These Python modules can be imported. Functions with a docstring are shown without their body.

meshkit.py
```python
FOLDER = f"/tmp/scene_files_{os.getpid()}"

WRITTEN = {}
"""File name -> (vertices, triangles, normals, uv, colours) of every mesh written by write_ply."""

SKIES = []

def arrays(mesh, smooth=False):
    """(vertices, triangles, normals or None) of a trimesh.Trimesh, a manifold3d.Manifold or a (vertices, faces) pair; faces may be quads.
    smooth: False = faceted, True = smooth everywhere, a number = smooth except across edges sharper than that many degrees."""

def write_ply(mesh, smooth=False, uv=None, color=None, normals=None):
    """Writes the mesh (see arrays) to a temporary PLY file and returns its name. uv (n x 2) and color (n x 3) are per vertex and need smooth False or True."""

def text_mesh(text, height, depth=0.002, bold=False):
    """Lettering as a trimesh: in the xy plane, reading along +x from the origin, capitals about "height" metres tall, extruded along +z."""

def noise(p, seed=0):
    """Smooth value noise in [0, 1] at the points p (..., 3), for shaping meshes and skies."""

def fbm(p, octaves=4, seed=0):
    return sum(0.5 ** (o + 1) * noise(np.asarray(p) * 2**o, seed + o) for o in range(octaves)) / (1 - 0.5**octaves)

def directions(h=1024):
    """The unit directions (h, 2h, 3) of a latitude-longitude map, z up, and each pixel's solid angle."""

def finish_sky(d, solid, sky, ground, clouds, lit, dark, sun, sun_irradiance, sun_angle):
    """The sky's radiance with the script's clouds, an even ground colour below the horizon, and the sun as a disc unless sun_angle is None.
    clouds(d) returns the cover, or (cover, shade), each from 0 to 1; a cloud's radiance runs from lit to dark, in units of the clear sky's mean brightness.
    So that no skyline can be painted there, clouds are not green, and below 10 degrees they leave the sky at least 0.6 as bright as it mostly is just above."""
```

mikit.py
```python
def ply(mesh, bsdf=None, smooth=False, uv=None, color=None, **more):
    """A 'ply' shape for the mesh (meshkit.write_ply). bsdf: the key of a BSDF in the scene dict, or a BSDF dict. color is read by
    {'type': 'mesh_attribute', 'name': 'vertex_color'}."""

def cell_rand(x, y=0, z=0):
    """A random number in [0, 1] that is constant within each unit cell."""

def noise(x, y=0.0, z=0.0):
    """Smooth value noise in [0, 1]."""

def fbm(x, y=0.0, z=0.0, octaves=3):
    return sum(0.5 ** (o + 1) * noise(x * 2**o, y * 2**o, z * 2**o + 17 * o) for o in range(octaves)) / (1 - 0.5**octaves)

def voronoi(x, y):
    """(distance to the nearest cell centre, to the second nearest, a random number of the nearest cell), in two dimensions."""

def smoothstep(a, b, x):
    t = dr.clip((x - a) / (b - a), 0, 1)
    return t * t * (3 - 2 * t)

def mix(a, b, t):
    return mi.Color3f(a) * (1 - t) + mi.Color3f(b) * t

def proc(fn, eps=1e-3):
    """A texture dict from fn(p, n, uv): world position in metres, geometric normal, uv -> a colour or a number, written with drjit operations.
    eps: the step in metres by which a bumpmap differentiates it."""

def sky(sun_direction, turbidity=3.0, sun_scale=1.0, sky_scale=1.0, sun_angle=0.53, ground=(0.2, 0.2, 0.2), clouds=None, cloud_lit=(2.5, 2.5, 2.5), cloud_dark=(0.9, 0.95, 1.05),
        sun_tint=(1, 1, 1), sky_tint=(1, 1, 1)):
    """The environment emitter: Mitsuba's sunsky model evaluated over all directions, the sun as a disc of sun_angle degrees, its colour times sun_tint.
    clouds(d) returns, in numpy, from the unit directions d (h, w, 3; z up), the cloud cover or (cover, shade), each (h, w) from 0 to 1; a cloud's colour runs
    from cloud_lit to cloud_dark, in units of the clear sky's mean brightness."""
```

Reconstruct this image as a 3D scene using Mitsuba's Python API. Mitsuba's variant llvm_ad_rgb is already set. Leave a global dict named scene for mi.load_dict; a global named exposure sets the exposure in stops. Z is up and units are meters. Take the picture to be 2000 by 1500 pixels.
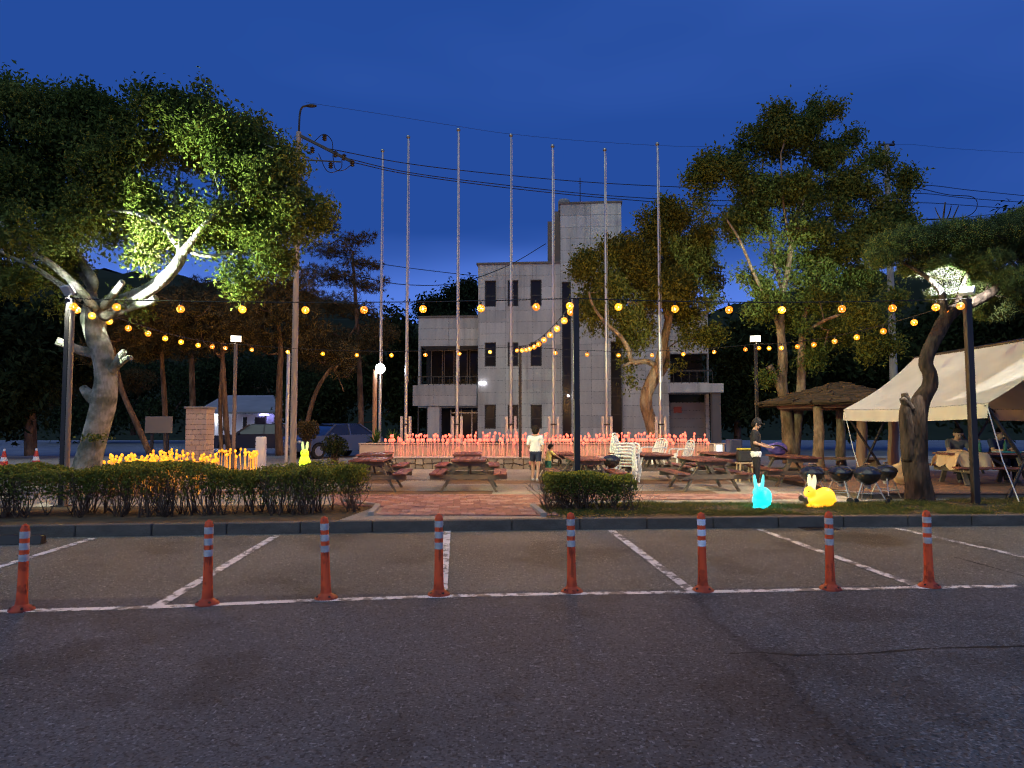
import math, numpy as np, trimesh, mitsuba as mi, drjit as dr, mikit, meshkit
import shapely, shapely.geometry as sg
from manifold3d import Manifold
from mikit import ply, proc, noise, fbm, voronoi, cell_rand, smoothstep, mix
T = mi.ScalarTransform4f
scene, labels = {}, {}

# ------------------------------------------------------------------ camera, sky, exposure
FPX, HOR, EYE = 1400.0, 832.0, 1.52                  # focal length in pixels of a 2000 px wide picture, horizon row, eye height
PITCH = math.atan((HOR - 750) / FPX)
CAM = np.array([0.0, 0.0, EYE])
exposure = 0.0
scene['camera'] = {'type': 'perspective', 'fov_axis': 'x', 'fov': math.degrees(2 * math.atan(1000 / FPX)), 'near_clip': 0.05, 'far_clip': 3000.0,
                   'to_world': T().look_at(origin=CAM.tolist(), target=[0, math.cos(PITCH), EYE + math.sin(PITCH)], up=[0, 0, 1])}


def clouds(d):
    """An even dusk overcast: deep blue overhead, paler towards the skyline, with soft cloud bands."""
    e = np.degrees(np.arcsin(np.clip(d[..., 2], -1, 1)))
    n = meshkit.fbm(np.stack([d[..., 0] * 2.2 + 3, d[..., 1] * 2.2, d[..., 2] * 7 + 1], -1), 4, 5)
    az = 40 * np.sin(np.arctan2(d[..., 0], d[..., 1]))
    t = np.clip((e + (n - 0.5) * 9 + 0.03 * np.abs(az) - 8.5) / 9.5, 0, 1)
    m = meshkit.fbm(np.stack([d[..., 0] * 1.3 + 9, d[..., 1] * 1.3 + 4, d[..., 2] * 2.6], -1), 4, 11)
    shade = (t * t * (3 - 2 * t)) * (0.93 - 0.0016 * az - 0.0042 * np.clip(e - 17, 0, 30) + (n - 0.5) * 0.30 + (m - 0.5) * 0.42)
    return np.ones_like(e), np.clip(shade, 0, 1)


scene['sky'] = mikit.sky((-0.25, -0.62, 0.74), turbidity=3, sun_scale=1.05, sky_scale=2.2, sun_angle=64, clouds=clouds,
                         cloud_lit=(0.52, 1.18, 4.2), cloud_dark=(0.100, 0.40, 1.86), sun_tint=(0.53, 0.74, 0.72), ground=(0.05, 0.05, 0.06))
scene['sky']['sampling_weight'] = 110.0                            # of about 400 in all; the many small lamps share the rest


# ------------------------------------------------------------------ helpers
def ray(px, py):
    u, v, c, s = px - 1000, py - 750, math.cos(PITCH), math.sin(PITCH)
    return np.array([u, FPX * c + v * s, FPX * s - v * c])


def P(px, py, d):
    """The point seen at that pixel, d metres in front of the camera."""
    r = ray(px, py)
    return CAM + r * (d / r[1])


def G(px, py, z=0.0):
    """The point of the level z seen at that pixel."""
    r = ray(px, py)
    return CAM + r * ((z - EYE) / r[2])


def rgb(*c):
    return {'type': 'rgb', 'value': list(c)}


def numbered(name):
    if name not in scene and name not in labels:
        return name
    k = numbered.n.get(name, 0)
    while True:
        k += 1
        new = f'{name}_{k:03d}'
        if new not in scene and new not in labels:
            numbered.n[name] = k
            return new


numbered.n = {}


def thing(name, label, cat, group=None, **more):
    key = numbered(name)
    labels[key] = {'label': label, 'category': cat, **({'group': group} if group else {}), **more}
    return key


def part(parent, name, mesh, bsdf, smooth=False, label=None, kind=None, **more):
    key = numbered(f'{parent}__{name}')
    scene[key] = {**mesh, **more} if isinstance(mesh, dict) else ply(mesh, bsdf, smooth, **more)
    if label or kind:
        labels[key] = {**({'label': label} if label else {}), **({'kind': kind} if kind else {})}
    return key


def solo(name, label, cat, mesh, bsdf, smooth=False, group=None, **more):
    key = thing(name, label, cat, group)
    scene[key] = {**mesh, **more} if isinstance(mesh, dict) else ply(mesh, bsdf, smooth, **more)
    return key


def struct(name, mesh, bsdf, smooth=False, label=None, **more):
    key = numbered(name)
    scene[key] = ply(mesh, bsdf, smooth, **more)
    labels[key] = {'kind': 'structure', **({'label': label} if label else {})}
    return key


def cat(ms):
    return trimesh.util.concatenate([m for m in ms if m is not None])


def bx(x0, x1, y0, y1, z0, z1):
    m = trimesh.creation.box((x1 - x0, y1 - y0, z1 - z0))
    m.apply_translation(((x0 + x1) / 2, (y0 + y1) / 2, (z0 + z1) / 2))
    return m


def cbx(x0, x1, y0, y1, z0, z1, c=0.01):
    """A box with chamfered edges."""
    pts = []
    for a in ((x0, y0, z0), (x1, y0, z0), (x0, y1, z0), (x1, y1, z0), (x0, y0, z1), (x1, y0, z1), (x0, y1, z1), (x1, y1, z1)):
        sx, sy, sz = (c if a[0] == x0 else -c), (c if a[1] == y0 else -c), (c if a[2] == z0 else -c)
        pts += [(a[0] + sx, a[1] + sy, a[2]), (a[0] + sx, a[1], a[2] + sz), (a[0], a[1] + sy, a[2] + sz)]
    return trimesh.convex.convex_hull(np.array(pts))


def moved(m, loc=(0, 0, 0), rz=0.0, s=1.0):
    m = m.copy()
    if s != 1.0:
        m.apply_scale(s)
    if rz:
        m.apply_transform(trimesh.transformations.rotation_matrix(rz, (0, 0, 1)))
    m.apply_translation(loc)
    return m


def tube(pts, radii, sides=8, caps=True, jitter=0.0, seed=0):
    p = np.asarray(pts, float)
    n = len(p)
    r = np.broadcast_to(np.asarray(radii, float), (n,))
    t = np.gradient(p, axis=0)
    t /= np.linalg.norm(t, axis=1, keepdims=True) + 1e-12
    a = np.cross(t[0], (0, 0, 1.0) if abs(t[0][2]) < 0.9 else (1.0, 0, 0))
    a /= np.linalg.norm(a)
    A = [a]
    for i in range(1, n):
        a = A[-1] - t[i] * np.dot(A[-1], t[i])
        A.append(a / (np.linalg.norm(a) + 1e-12))
    A = np.array(A)
    B = np.cross(t, A)
    ang = np.arange(sides) * 2 * np.pi / sides
    dirs = np.cos(ang)[None, :, None] * A[:, None] + np.sin(ang)[None, :, None] * B[:, None]
    rr = np.repeat(r[:, None], sides, 1)
    if jitter:
        q = p[:, None] + dirs * 0.3
        rr = rr * (1 + jitter * (meshkit.fbm(q * np.array([5.0, 5.0, 2.2]), 3, seed) - 0.5) * 2)
    v = (p[:, None] + dirs * rr[..., None]).reshape(-1, 3)
    i, j = np.meshgrid(np.arange(n - 1), np.arange(sides), indexing='ij')
    k = (j + 1) % sides
    q = np.stack([i * sides + j, i * sides + k, (i + 1) * sides + k, (i + 1) * sides + j], -1).reshape(-1, 4)
    f = np.vstack([q[:, [0, 1, 2]], q[:, [0, 2, 3]]])
    if caps:
        v = np.vstack([v, p[:1], p[-1:]])
        m = n * sides
        jj = np.arange(sides)
        kk = (jj + 1) % sides
        f = np.vstack([f, np.stack([kk, jj, jj * 0 + m], 1), np.stack([(n - 1) * sides + jj, (n - 1) * sides + kk, jj * 0 + m + 1], 1)])
    return trimesh.Trimesh(v, f, process=False)


def smooth_path(pts, n=8, closed=False):
    """Catmull-Rom through the points (any number of columns)."""
    p = np.asarray(pts, float)
    p = np.vstack([2 * p[0] - p[1], p, 2 * p[-1] - p[-2]])
    out = []
    for i in range(1, len(p) - 2):
        for s in np.arange(n) / n:
            out.append(0.5 * (2 * p[i] + (p[i + 1] - p[i - 1]) * s + (2 * p[i - 1] - 5 * p[i] + 4 * p[i + 1] - p[i + 2]) * s * s + (3 * p[i] - p[i - 1] - 3 * p[i + 1] + p[i + 2]) * s ** 3))
    out.append(p[-2])
    return np.array(out)


def lathe(profile, sides=20):
    """(radius, z) pairs round the z axis."""
    return trimesh.creation.revolve(np.asarray(profile, float), sections=sides)


def sheet(poly, z, step=None):
    """A level polygon as a sheet (list of xy)."""
    v, f = trimesh.creation.triangulate_polygon(sg.Polygon(poly), engine='earcut')
    v = np.column_stack([v, np.full(len(v), z)])
    m = trimesh.Trimesh(v, f, process=False)
    if m.face_normals[:, 2].mean() < 0:
        m.invert()
    return m


def prism(poly, z0, z1):
    m = trimesh.creation.extrude_polygon(sg.Polygon(poly) if not hasattr(poly, 'geom_type') else poly, z1 - z0, engine='earcut')
    m.apply_translation((0, 0, z0))
    return m


def beam(a, b, w, h, up=(0, 0, 1)):
    """A square bar from a to b, w wide and h high."""
    a, b = np.asarray(a, float), np.asarray(b, float)
    t = (b - a) / np.linalg.norm(b - a)
    s = np.cross(t, up)
    s /= np.linalg.norm(s)
    u = np.cross(s, t)
    pts = [q + s * w / 2 * i + u * h / 2 * j for q in (a, b) for i in (-1, 1) for j in (-1, 1)]
    return trimesh.convex.convex_hull(np.array(pts))


def blob(c, r, seed=0, amp=0.2, sub=3, freq=1.5):
    m = trimesh.creation.icosphere(sub, 1.0)
    v = np.array(m.vertices)
    v *= (1 + amp * (meshkit.fbm(v * freq + seed * 7.3 + 20, 3, seed) - 0.5) * 2)[:, None]
    return trimesh.Trimesh(v * np.asarray(r) + np.asarray(c), m.faces, process=False)


# ------------------------------------------------------------------ materials
def mat(name, base, rough=0.6, metal=0.0, spec=0.5, bump=None, two=False, **more):
    b = {'type': 'principled', 'base_color': base if isinstance(base, dict) else rgb(*base), 'roughness': rough, 'metallic': metal, 'specular': spec, **more}
    if bump:
        b = {'type': 'bumpmap', 'nested_texture': bump[0], 'scale': bump[1], 'nested_bsdf': b}
    scene[name] = {'type': 'twosided', 'nested': b} if two else b
    return name


def diffuse(name, base):
    scene[name] = {'type': 'twosided', 'nested': {'type': 'diffuse', 'reflectance': base if isinstance(base, dict) else rgb(*base)}}
    return name


def mottled(a, b, s=3.0, oct=3):
    return proc(lambda p, n, uv: mix(a, b, fbm(p.x * s, p.y * s, p.z * s, oct)))


def area(r, g, b, w=None):
    return {'type': 'area', 'radiance': rgb(r, g, b), **({} if w is None else {'sampling_weight': w})}


SEAM_A, SEAM_B = G(1340, 1160).tolist(), G(1712, 1500).tolist()
STAIN = G(1690, 1052).tolist()
CR = [G(1430, 1276), G(1480, 1274), G(1560, 1280), G(1680, 1277), G(1820, 1266), G(2000, 1262), G(2150, 1268)]
CR2 = [G(1865, 1088), G(1920, 1103), G(2010, 1128)]


def seg_dist(p, a, b):
    ax, ay, bx_, by = float(a[0]), float(a[1]), float(b[0]), float(b[1])
    L = (bx_ - ax) ** 2 + (by - ay) ** 2
    t = dr.clip(((p.x - ax) * (bx_ - ax) + (p.y - ay) * (by - ay)) / L, 0, 1)
    return dr.sqrt(dr.square(p.x - ax - t * (bx_ - ax)) + dr.square(p.y - ay - t * (by - ay)))


def coarse_side(p):
    """1 where the older, coarser asphalt lies, right of the seam."""
    s = (SEAM_B[0] - SEAM_A[0]) / (SEAM_B[1] - SEAM_A[1])
    edge = SEAM_A[0] + (p.y - SEAM_A[1]) * s + (noise(p.y * 3.1, 2.5) - 0.5) * 0.16 + (noise(p.y * 17, 9.5) - 0.5) * 0.05
    stalls = smoothstep(6.75, 6.7, p.y - p.x * 0.07)
    return smoothstep(-0.03, 0.03, p.x - edge) * stalls, (p.x - edge, stalls)


def asphalt_color(p, n, uv):
    c, (e, st) = coarse_side(p)
    fine = noise(p.x * 95, p.y * 95)
    grit = noise(p.x * 64 + 7, p.y * 64)
    big = fbm(p.x * 0.7, p.y * 0.7, 0, 4)
    a = 0.062 + 0.05 * fine * fine + 0.05 * (big - 0.5)
    spk = smoothstep(0.68, 0.9, grit)
    b = 0.052 + 0.05 * fine + 0.09 * spk + 0.04 * (big - 0.5)
    v = a * (1 - c) + b * c
    v = v + 0.11 * smoothstep(0.8, 0.93, noise(p.x * 60 + 3, p.y * 60 + 8)) * (1 - c)
    v = v * (1 - 0.35 * smoothstep(0.07, 0.0, dr.abs(e - 0.03)) * st)
    wob = (fbm(p.x * 9, p.y * 9, 0, 3) - 0.5) * 0.07
    d = mi.Float(9.0)
    for q in (CR, CR2):
        for i in range(len(q) - 1):
            d = dr.minimum(d, seg_dist(p, q[i], q[i + 1]))
    v = v * (1 - 0.85 * smoothstep(0.022, 0.008, dr.abs(d + wob * 0.5)))
    v = v * (1 - 0.5 * smoothstep(0.62, 0.8, noise(p.x * 78 + 5, p.y * 78)))
    wet = dr.sqrt(dr.square((p.x - STAIN[0]) / 0.62) + dr.square((p.y - STAIN[1]) / 0.75)) + (fbm(p.x * 3, p.y * 3, 1, 3) - 0.5) * 0.7
    v = v * (1 - 0.5 * smoothstep(1.0, 0.6, wet))
    st1 = fbm(p.x * 1.7 + 40, p.y * 1.7, 0, 4)
    v = v * (1 - 0.28 * smoothstep(0.55, 0.75, st1))
    lamplit = smoothstep(6.62, 6.75, p.y - p.x * 0.07)  # bays painted lighter and warmer, lamp light put into the asphalt colour
    v = v * (1 + 0.36 * lamplit)
    warm = mi.Color3f(1.08, 1.06, 0.90) * lamplit + mi.Color3f(0.95, 1.0, 1.08) * (1 - lamplit)
    return dr.maximum(v, 0.012) * warm * (1.0 + 0.12 * lamplit)


def asphalt_bump(p, n, uv):
    c, _ = coarse_side(p)
    return noise(p.x * 95, p.y * 95) * 0.5 + noise(p.x * 64 + 7, p.y * 64) * (0.5 + c)


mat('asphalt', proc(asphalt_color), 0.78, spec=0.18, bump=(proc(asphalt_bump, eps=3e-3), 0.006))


def paint_color(p, n, uv):
    w = fbm(p.x * 14, p.y * 14, 0, 4)
    worn = smoothstep(0.52, 0.66, w + 0.035 * noise(p.x * 80, p.y * 80) + 0.05 * smoothstep(-1, 3, p.x))
    return mix((0.64, 0.63, 0.60), (0.10, 0.10, 0.095), worn * 0.9) * (0.8 + 0.25 * noise(p.x * 5, p.y * 5))


mat('road_paint', proc(paint_color), 0.65, spec=0.3)
mat('kerb_stone', proc(lambda p, n, uv: mix((0.06, 0.054, 0.047), (0.13, 0.12, 0.105), fbm(p.x * 5, p.y * 5, p.z * 9, 4)) * (0.82 + 0.36 * noise(p.x * 60, p.y * 60, p.z * 60))), 0.8, spec=0.3)  # darkened all over, the shade of its front face put into the colour
mat('soil', proc(lambda p, n, uv: mix((0.035, 0.026, 0.018), (0.10, 0.08, 0.055), fbm(p.x * 6, p.y * 6, 0, 4))), 0.95, spec=0.1)


def plaza_color(p, n, uv):
    f = fbm(p.x * 1.5, p.y * 1.5, 0, 4)
    c = mix((0.19, 0.165, 0.135), (0.30, 0.27, 0.225), f) * (0.8 + 0.4 * noise(p.x * 40, p.y * 40))
    band = smoothstep(14.4, 14.5, p.y) * smoothstep(15.35, 15.2, p.y) + smoothstep(17.0, 17.2, p.y) * smoothstep(18.6, 18.4, p.y)
    cell = cell_rand(dr.floor((p.x + 0.4) / 1.15), dr.floor(p.y / 2.6))
    pat = dr.select(cell < 0.62, 1.0, 0.0) * band * smoothstep(0.25, 0.5, fbm(p.x * 2, p.y * 2, 3, 3) + 0.25)
    return mix(c, (0.12, 0.062, 0.035), pat * 0.85)


mat('plaza_ground', proc(plaza_color), 0.85, spec=0.25)
mat('back_ground', proc(lambda p, n, uv: mix((0.05, 0.045, 0.03), (0.11, 0.1, 0.075), fbm(p.x * 0.6, p.y * 0.6, 0, 4))), 0.95, spec=0.1)
mat('back_road', proc(lambda p, n, uv: mix((0.08, 0.085, 0.10), (0.14, 0.15, 0.17), fbm(p.x * 0.8, p.y * 0.8, 0, 4))), 0.5, spec=0.5)
BRICKS = []
for i, c in enumerate(((0.25, 0.125, 0.10), (0.30, 0.16, 0.13), (0.22, 0.11, 0.09), (0.33, 0.20, 0.165))):
    BRICKS.append(mat(f'brick_{i}', proc(lambda p, n, uv, c=c: mi.Color3f(c) * (0.7 + 0.6 * fbm(p.x * 22, p.y * 22, p.z * 22, 3))), 0.8, spec=0.3))
mat('joint_sand', (0.13, 0.10, 0.075), 0.95, spec=0.1)
CLAD = []
for i, c in enumerate((0.47, 0.53, 0.42)):
    def clad_color(p, n, uv, c=c, i=i):
        streak = fbm(p.x * 3.5, p.y * 3.5, p.z * 0.35, 4) - 0.35 * smoothstep(0.5, 0.72, fbm(p.x * 6, p.y * 6 + 9, p.z * 0.22, 4))
        grain = noise(p.x * 30, p.y * 30, p.z * 30)
        return mi.Color3f(c * 1.08, c * 1.0, c * 0.90) * (0.72 + 0.42 * streak) * (0.9 + 0.2 * grain)
    CLAD.append(mat(f'cladding_{i}', proc(clad_color), 0.7, spec=0.35))
mat('wall_core', proc(lambda p, n, uv: mix((0.15, 0.145, 0.135), (0.24, 0.23, 0.215), fbm(p.x * 2, p.y * 2, p.z * 2, 3))), 0.9)
mat('brown_wall', proc(lambda p, n, uv: mix((0.12, 0.10, 0.085), (0.2, 0.165, 0.14), fbm(p.x * 2, p.y * 2, p.z * 0.5, 4))), 0.85)
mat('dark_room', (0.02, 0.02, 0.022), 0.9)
mat('pane', (0.022, 0.018, 0.015), 0.15, spec=0.22)
mat('dark_frame', (0.04, 0.035, 0.03), 0.5)
mat('door_grey', proc(lambda p, n, uv: mix((0.17, 0.15, 0.145), (0.25, 0.22, 0.21), fbm(p.x * 2, p.y * 2, p.z * 2, 3))), 0.6)
mat('red_sign', (0.3, 0.05, 0.03), 0.5)
mat('steel', proc(lambda p, n, uv: mi.Color3f(0.56, 0.55, 0.52) * (0.75 + 0.4 * fbm(p.x * 8, p.y * 8, p.z * 1.5, 3))), 0.38, metal=0.75)
mat('black_steel', proc(lambda p, n, uv: mix((0.014, 0.012, 0.012), (0.035, 0.028, 0.025), fbm(p.x * 9, p.y * 9, p.z * 3, 3))), 0.45, spec=0.5)
mat('brown_steel', proc(lambda p, n, uv: mix((0.16, 0.12, 0.09), (0.26, 0.2, 0.15), fbm(p.x * 9, p.y * 9, p.z * 2, 3))), 0.5, spec=0.5)
mat('concrete', proc(lambda p, n, uv: mix((0.2, 0.19, 0.175), (0.34, 0.32, 0.29), fbm(p.x * 4, p.y * 4, p.z * 1.2, 4))), 0.85, spec=0.25)
mat('cable_black', (0.012, 0.012, 0.013), 0.5)
mat('wire_black', (0.01, 0.01, 0.012), 0.7)
diffuse('glow_body', (0.5, 0.5, 0.5))
# ------------------------------------------------------------------ ground
PZ = 0.15                                                            # level of the plaza behind the kerb
KERB = np.array([(-60, 5.3), (-14, 9.25), (-9, 9.65), (-6.2, 9.92), (-3, 10.25), (0, 10.56), (4, 10.85), (8, 11.06), (14, 11.4), (60, 14.2)], float)


def kerb_y(x):
    return np.interp(x, KERB[:, 0], KERB[:, 1])


struct('ground', sheet([(-900, -300), (900, -300), (900, 1200), (-900, 1200)], -0.03), 'back_ground')
struct('parking_lot', sheet([(-60, -30), (60, -30)] + [tuple(k) for k in KERB[::-1]], 0.0), 'asphalt')
pk = np.array([(x, kerb_y(x) + 0.15) for x in KERB[:, 0]])
struct('plaza', prism([tuple(p) for p in pk] + [(60, 33), (-60, 33)], -0.02, PZ), 'plaza_ground')
struct('back_road', prism([(-60, 33.002), (60, 33.002), (90, 70), (-90, 70)], -0.02, PZ - 0.004), 'back_road')
# kerb stones, each about a metre long
kb = 'kerb'
labels[kb] = {'kind': 'structure', 'label': 'grey stone kerb between the parking bays and the plaza'}
rng = np.random.default_rng(3)
x = -15.0
while x < 15:
    x1 = x + 1.0
    a, b = np.array([x + 0.006, kerb_y(x)]), np.array([x1 - 0.006, kerb_y(x1)])
    ang = math.atan2(*(b - a)[::-1])
    L = np.linalg.norm(b - a)
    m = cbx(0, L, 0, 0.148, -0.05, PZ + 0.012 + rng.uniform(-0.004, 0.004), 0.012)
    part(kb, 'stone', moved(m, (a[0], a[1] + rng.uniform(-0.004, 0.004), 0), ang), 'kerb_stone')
    x = x1


# ------------------------------------------------------------------ painted lines
def strip(a, b, w, z):
    a, b = np.asarray(a)[:2], np.asarray(b)[:2]
    t = (b - a) / np.linalg.norm(b - a)
    s = np.array([-t[1], t[0]]) * w / 2
    return sheet([a - s, b - s, b + s, a + s], z)


BASE_LINE = [G(-260, 1205), G(0, 1195), G(310, 1186), G(620, 1173), G(1000, 1162), G(1340, 1157), G(1700, 1150), G(1990, 1145)]
bl = smooth_path([p[:2] for p in BASE_LINE], 4)
tt = np.gradient(bl, axis=0)
tt /= np.linalg.norm(tt, axis=1, keepdims=True)
ss = np.stack([-tt[:, 1], tt[:, 0]], 1) * 0.052
struct('baseline_marking', sheet(list(bl - ss) + list((bl + ss)[::-1]), 0.004), 'road_paint', label='long worn white line under the row of bollards')
for (a, b, lab) in (((182, 1052), (-330, 1208), 'bay line at the far left behind the wheel stop'), ((541, 1046), (303, 1187), 'bay line crossing behind the second bollard'),
                    ((873, 1038), (862, 1164), 'bay line standing upright beside the fourth bollard'), ((1194, 1037), (1353, 1157), 'doubled flaking bay line running to the sixth bollard'),
                    ((1484, 1035), (1792, 1146), 'bay line crossing behind the seventh bollard'), ((1752, 1033), (2300, 1156), 'bay line at the far right')):
    A, B = G(*a), G(*b)
    A = A + (B - A) * 0.0
    struct('bay_marking', strip(A, B, 0.105, 0.008), 'road_paint', label=lab)

# ------------------------------------------------------------------ brick walk
bw = 'brick_walk'
labels[bw] = {'kind': 'structure', 'label': 'red brick walk leading in from the kerb'}
def walk_poly():
    a, b, c, d = G(735, 1007, PZ), G(1090, 1008, PZ), G(1052, 962, PZ), G(672, 965, PZ)
    return [a[:2], b[:2], (b[0] - 0.05, 13.2), (5.6, 13.55), (5.75, 14.5), (-3.6, 14.3), (-3.1, 12.5), (-2.15, 12.2)]
WALK = sg.Polygon(walk_poly())
struct('brick_walk_bed', sheet(list(WALK.exterior.coords)[:-1], PZ + 0.004), 'joint_sand')
pieces = []
rng = np.random.default_rng(11)
bang = 0.075
for j in range(40):
    for i in range(-40, 46):
        w, h = 0.235, 0.235
        u0, v0 = i * w + (j % 2) * w / 2, 10.2 + j * h
        c, s = math.cos(bang), math.sin(bang)
        q = [(u0 + 0.006, v0 + 0.006), (u0 + w - 0.006, v0 + 0.006), (u0 + w - 0.006, v0 + h - 0.006), (u0 + 0.006, v0 + h - 0.006)]
        q = sg.Polygon([(x * c - (y - 10) * s, x * s + (y - 10) * c + 10) for x, y in q]).intersection(WALK)
        if q.area > 0.008 and q.geom_type == 'Polygon':
            pieces.append((q.centroid.y, q))
pieces.sort(key=lambda t: t[0])
rest = []
for k, (_, q) in enumerate(pieces):
    m = prism(q, PZ + 0.002, PZ + 0.016 + rng.uniform(-0.004, 0.004))
    if k < 295:
        part(bw, 'brick', m, BRICKS[rng.integers(4)])
    else:
        rest.append(m)
if rest:
    part(bw, 'far_bricks', cat(rest), BRICKS[1], kind='stuff')
# pale edging stones beside the walk
for (a, b, lab) in (((672, 978), (738, 988), None), ((738, 988), (724, 1005), None), ((1040, 988), (1062, 1006), None)):
    part(bw, 'edging', moved(beam(G(*a, PZ + 0.02), G(*b, PZ + 0.02), 0.09, 0.07), (0, 0, 0)), 'concrete')

# ------------------------------------------------------------------ hills
rng = np.random.default_rng(5)
mat('hill_green', proc(lambda p, n, uv: mix((0.008, 0.012, 0.007), (0.022, 0.028, 0.015), fbm(p.x * 0.25, p.y * 0.25, p.z * 0.25, 4))), 0.95, spec=0.1)
gx, gy = np.meshgrid(np.linspace(-420, 420, 281), np.linspace(75, 320, 90))
ridge = np.interp(gx[0], [-420, -200, -90, -40, -22, -8, 4, 22, 40, 70, 120, 250, 420], [60, 46, 34, 27, 21, 24, 22, 18, 23, 30, 34, 46, 60])
prof = np.clip((gy - 75) / 70, 0, 1)
prof = prof * prof * (3 - 2 * prof)
hz = ridge[None] * prof * (0.8 + 0.4 * meshkit.fbm(np.stack([gx * 0.02, gy * 0.02, gx * 0], -1), 4, 2)) + (meshkit.fbm(np.stack([gx * 0.45, gy * 0.45, gx * 0], -1), 3, 8) - 0.5) * 6 * prof
v = np.stack([gx, gy, hz - 0.02], -1).reshape(-1, 3)
ii, jj = np.meshgrid(np.arange(89), np.arange(280), indexing='ij')
f = np.stack([ii * 281 + jj, ii * 281 + jj + 1, (ii + 1) * 281 + jj + 1, (ii + 1) * 281 + jj], -1).reshape(-1, 4)
struct('hills', (v, f), 'hill_green', True, label='dark wooded hills behind the building')

# ------------------------------------------------------------------ the building
BA = math.radians(-5)
BUX, BUW = np.array([math.cos(BA), math.sin(BA), 0]), np.array([-math.sin(BA), math.cos(BA), 0])
BO = np.array([P(1000, 832, 39)[0], 39.0, PZ])
BM = np.eye(4)
BM[:3, 0], BM[:3, 1], BM[:3, 3] = BUX, BUW, BO


def FU(px, py=832, w=0.0):
    r = ray(px, py)
    k = np.dot(BO + BUW * w - CAM, BUW) / np.dot(r, BUW)
    q = CAM + r * k - BO
    return float(np.dot(q, BUX)), float(q[2])


def U(px): return FU(px)[0]
def Z(py, px=1000): return FU(px, py)[1]


bd = thing('office_building', 'grey stone clad three storey building with tower behind the flagpoles', 'building')


def bpart(name, m, bsdf, parent=None, **k):
    m = m.copy()
    m.apply_transform(BM)
    return part(parent or bd, name, m, bsdf, **k)


rngp = np.random.default_rng(21)
NPAN = [0]


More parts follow.
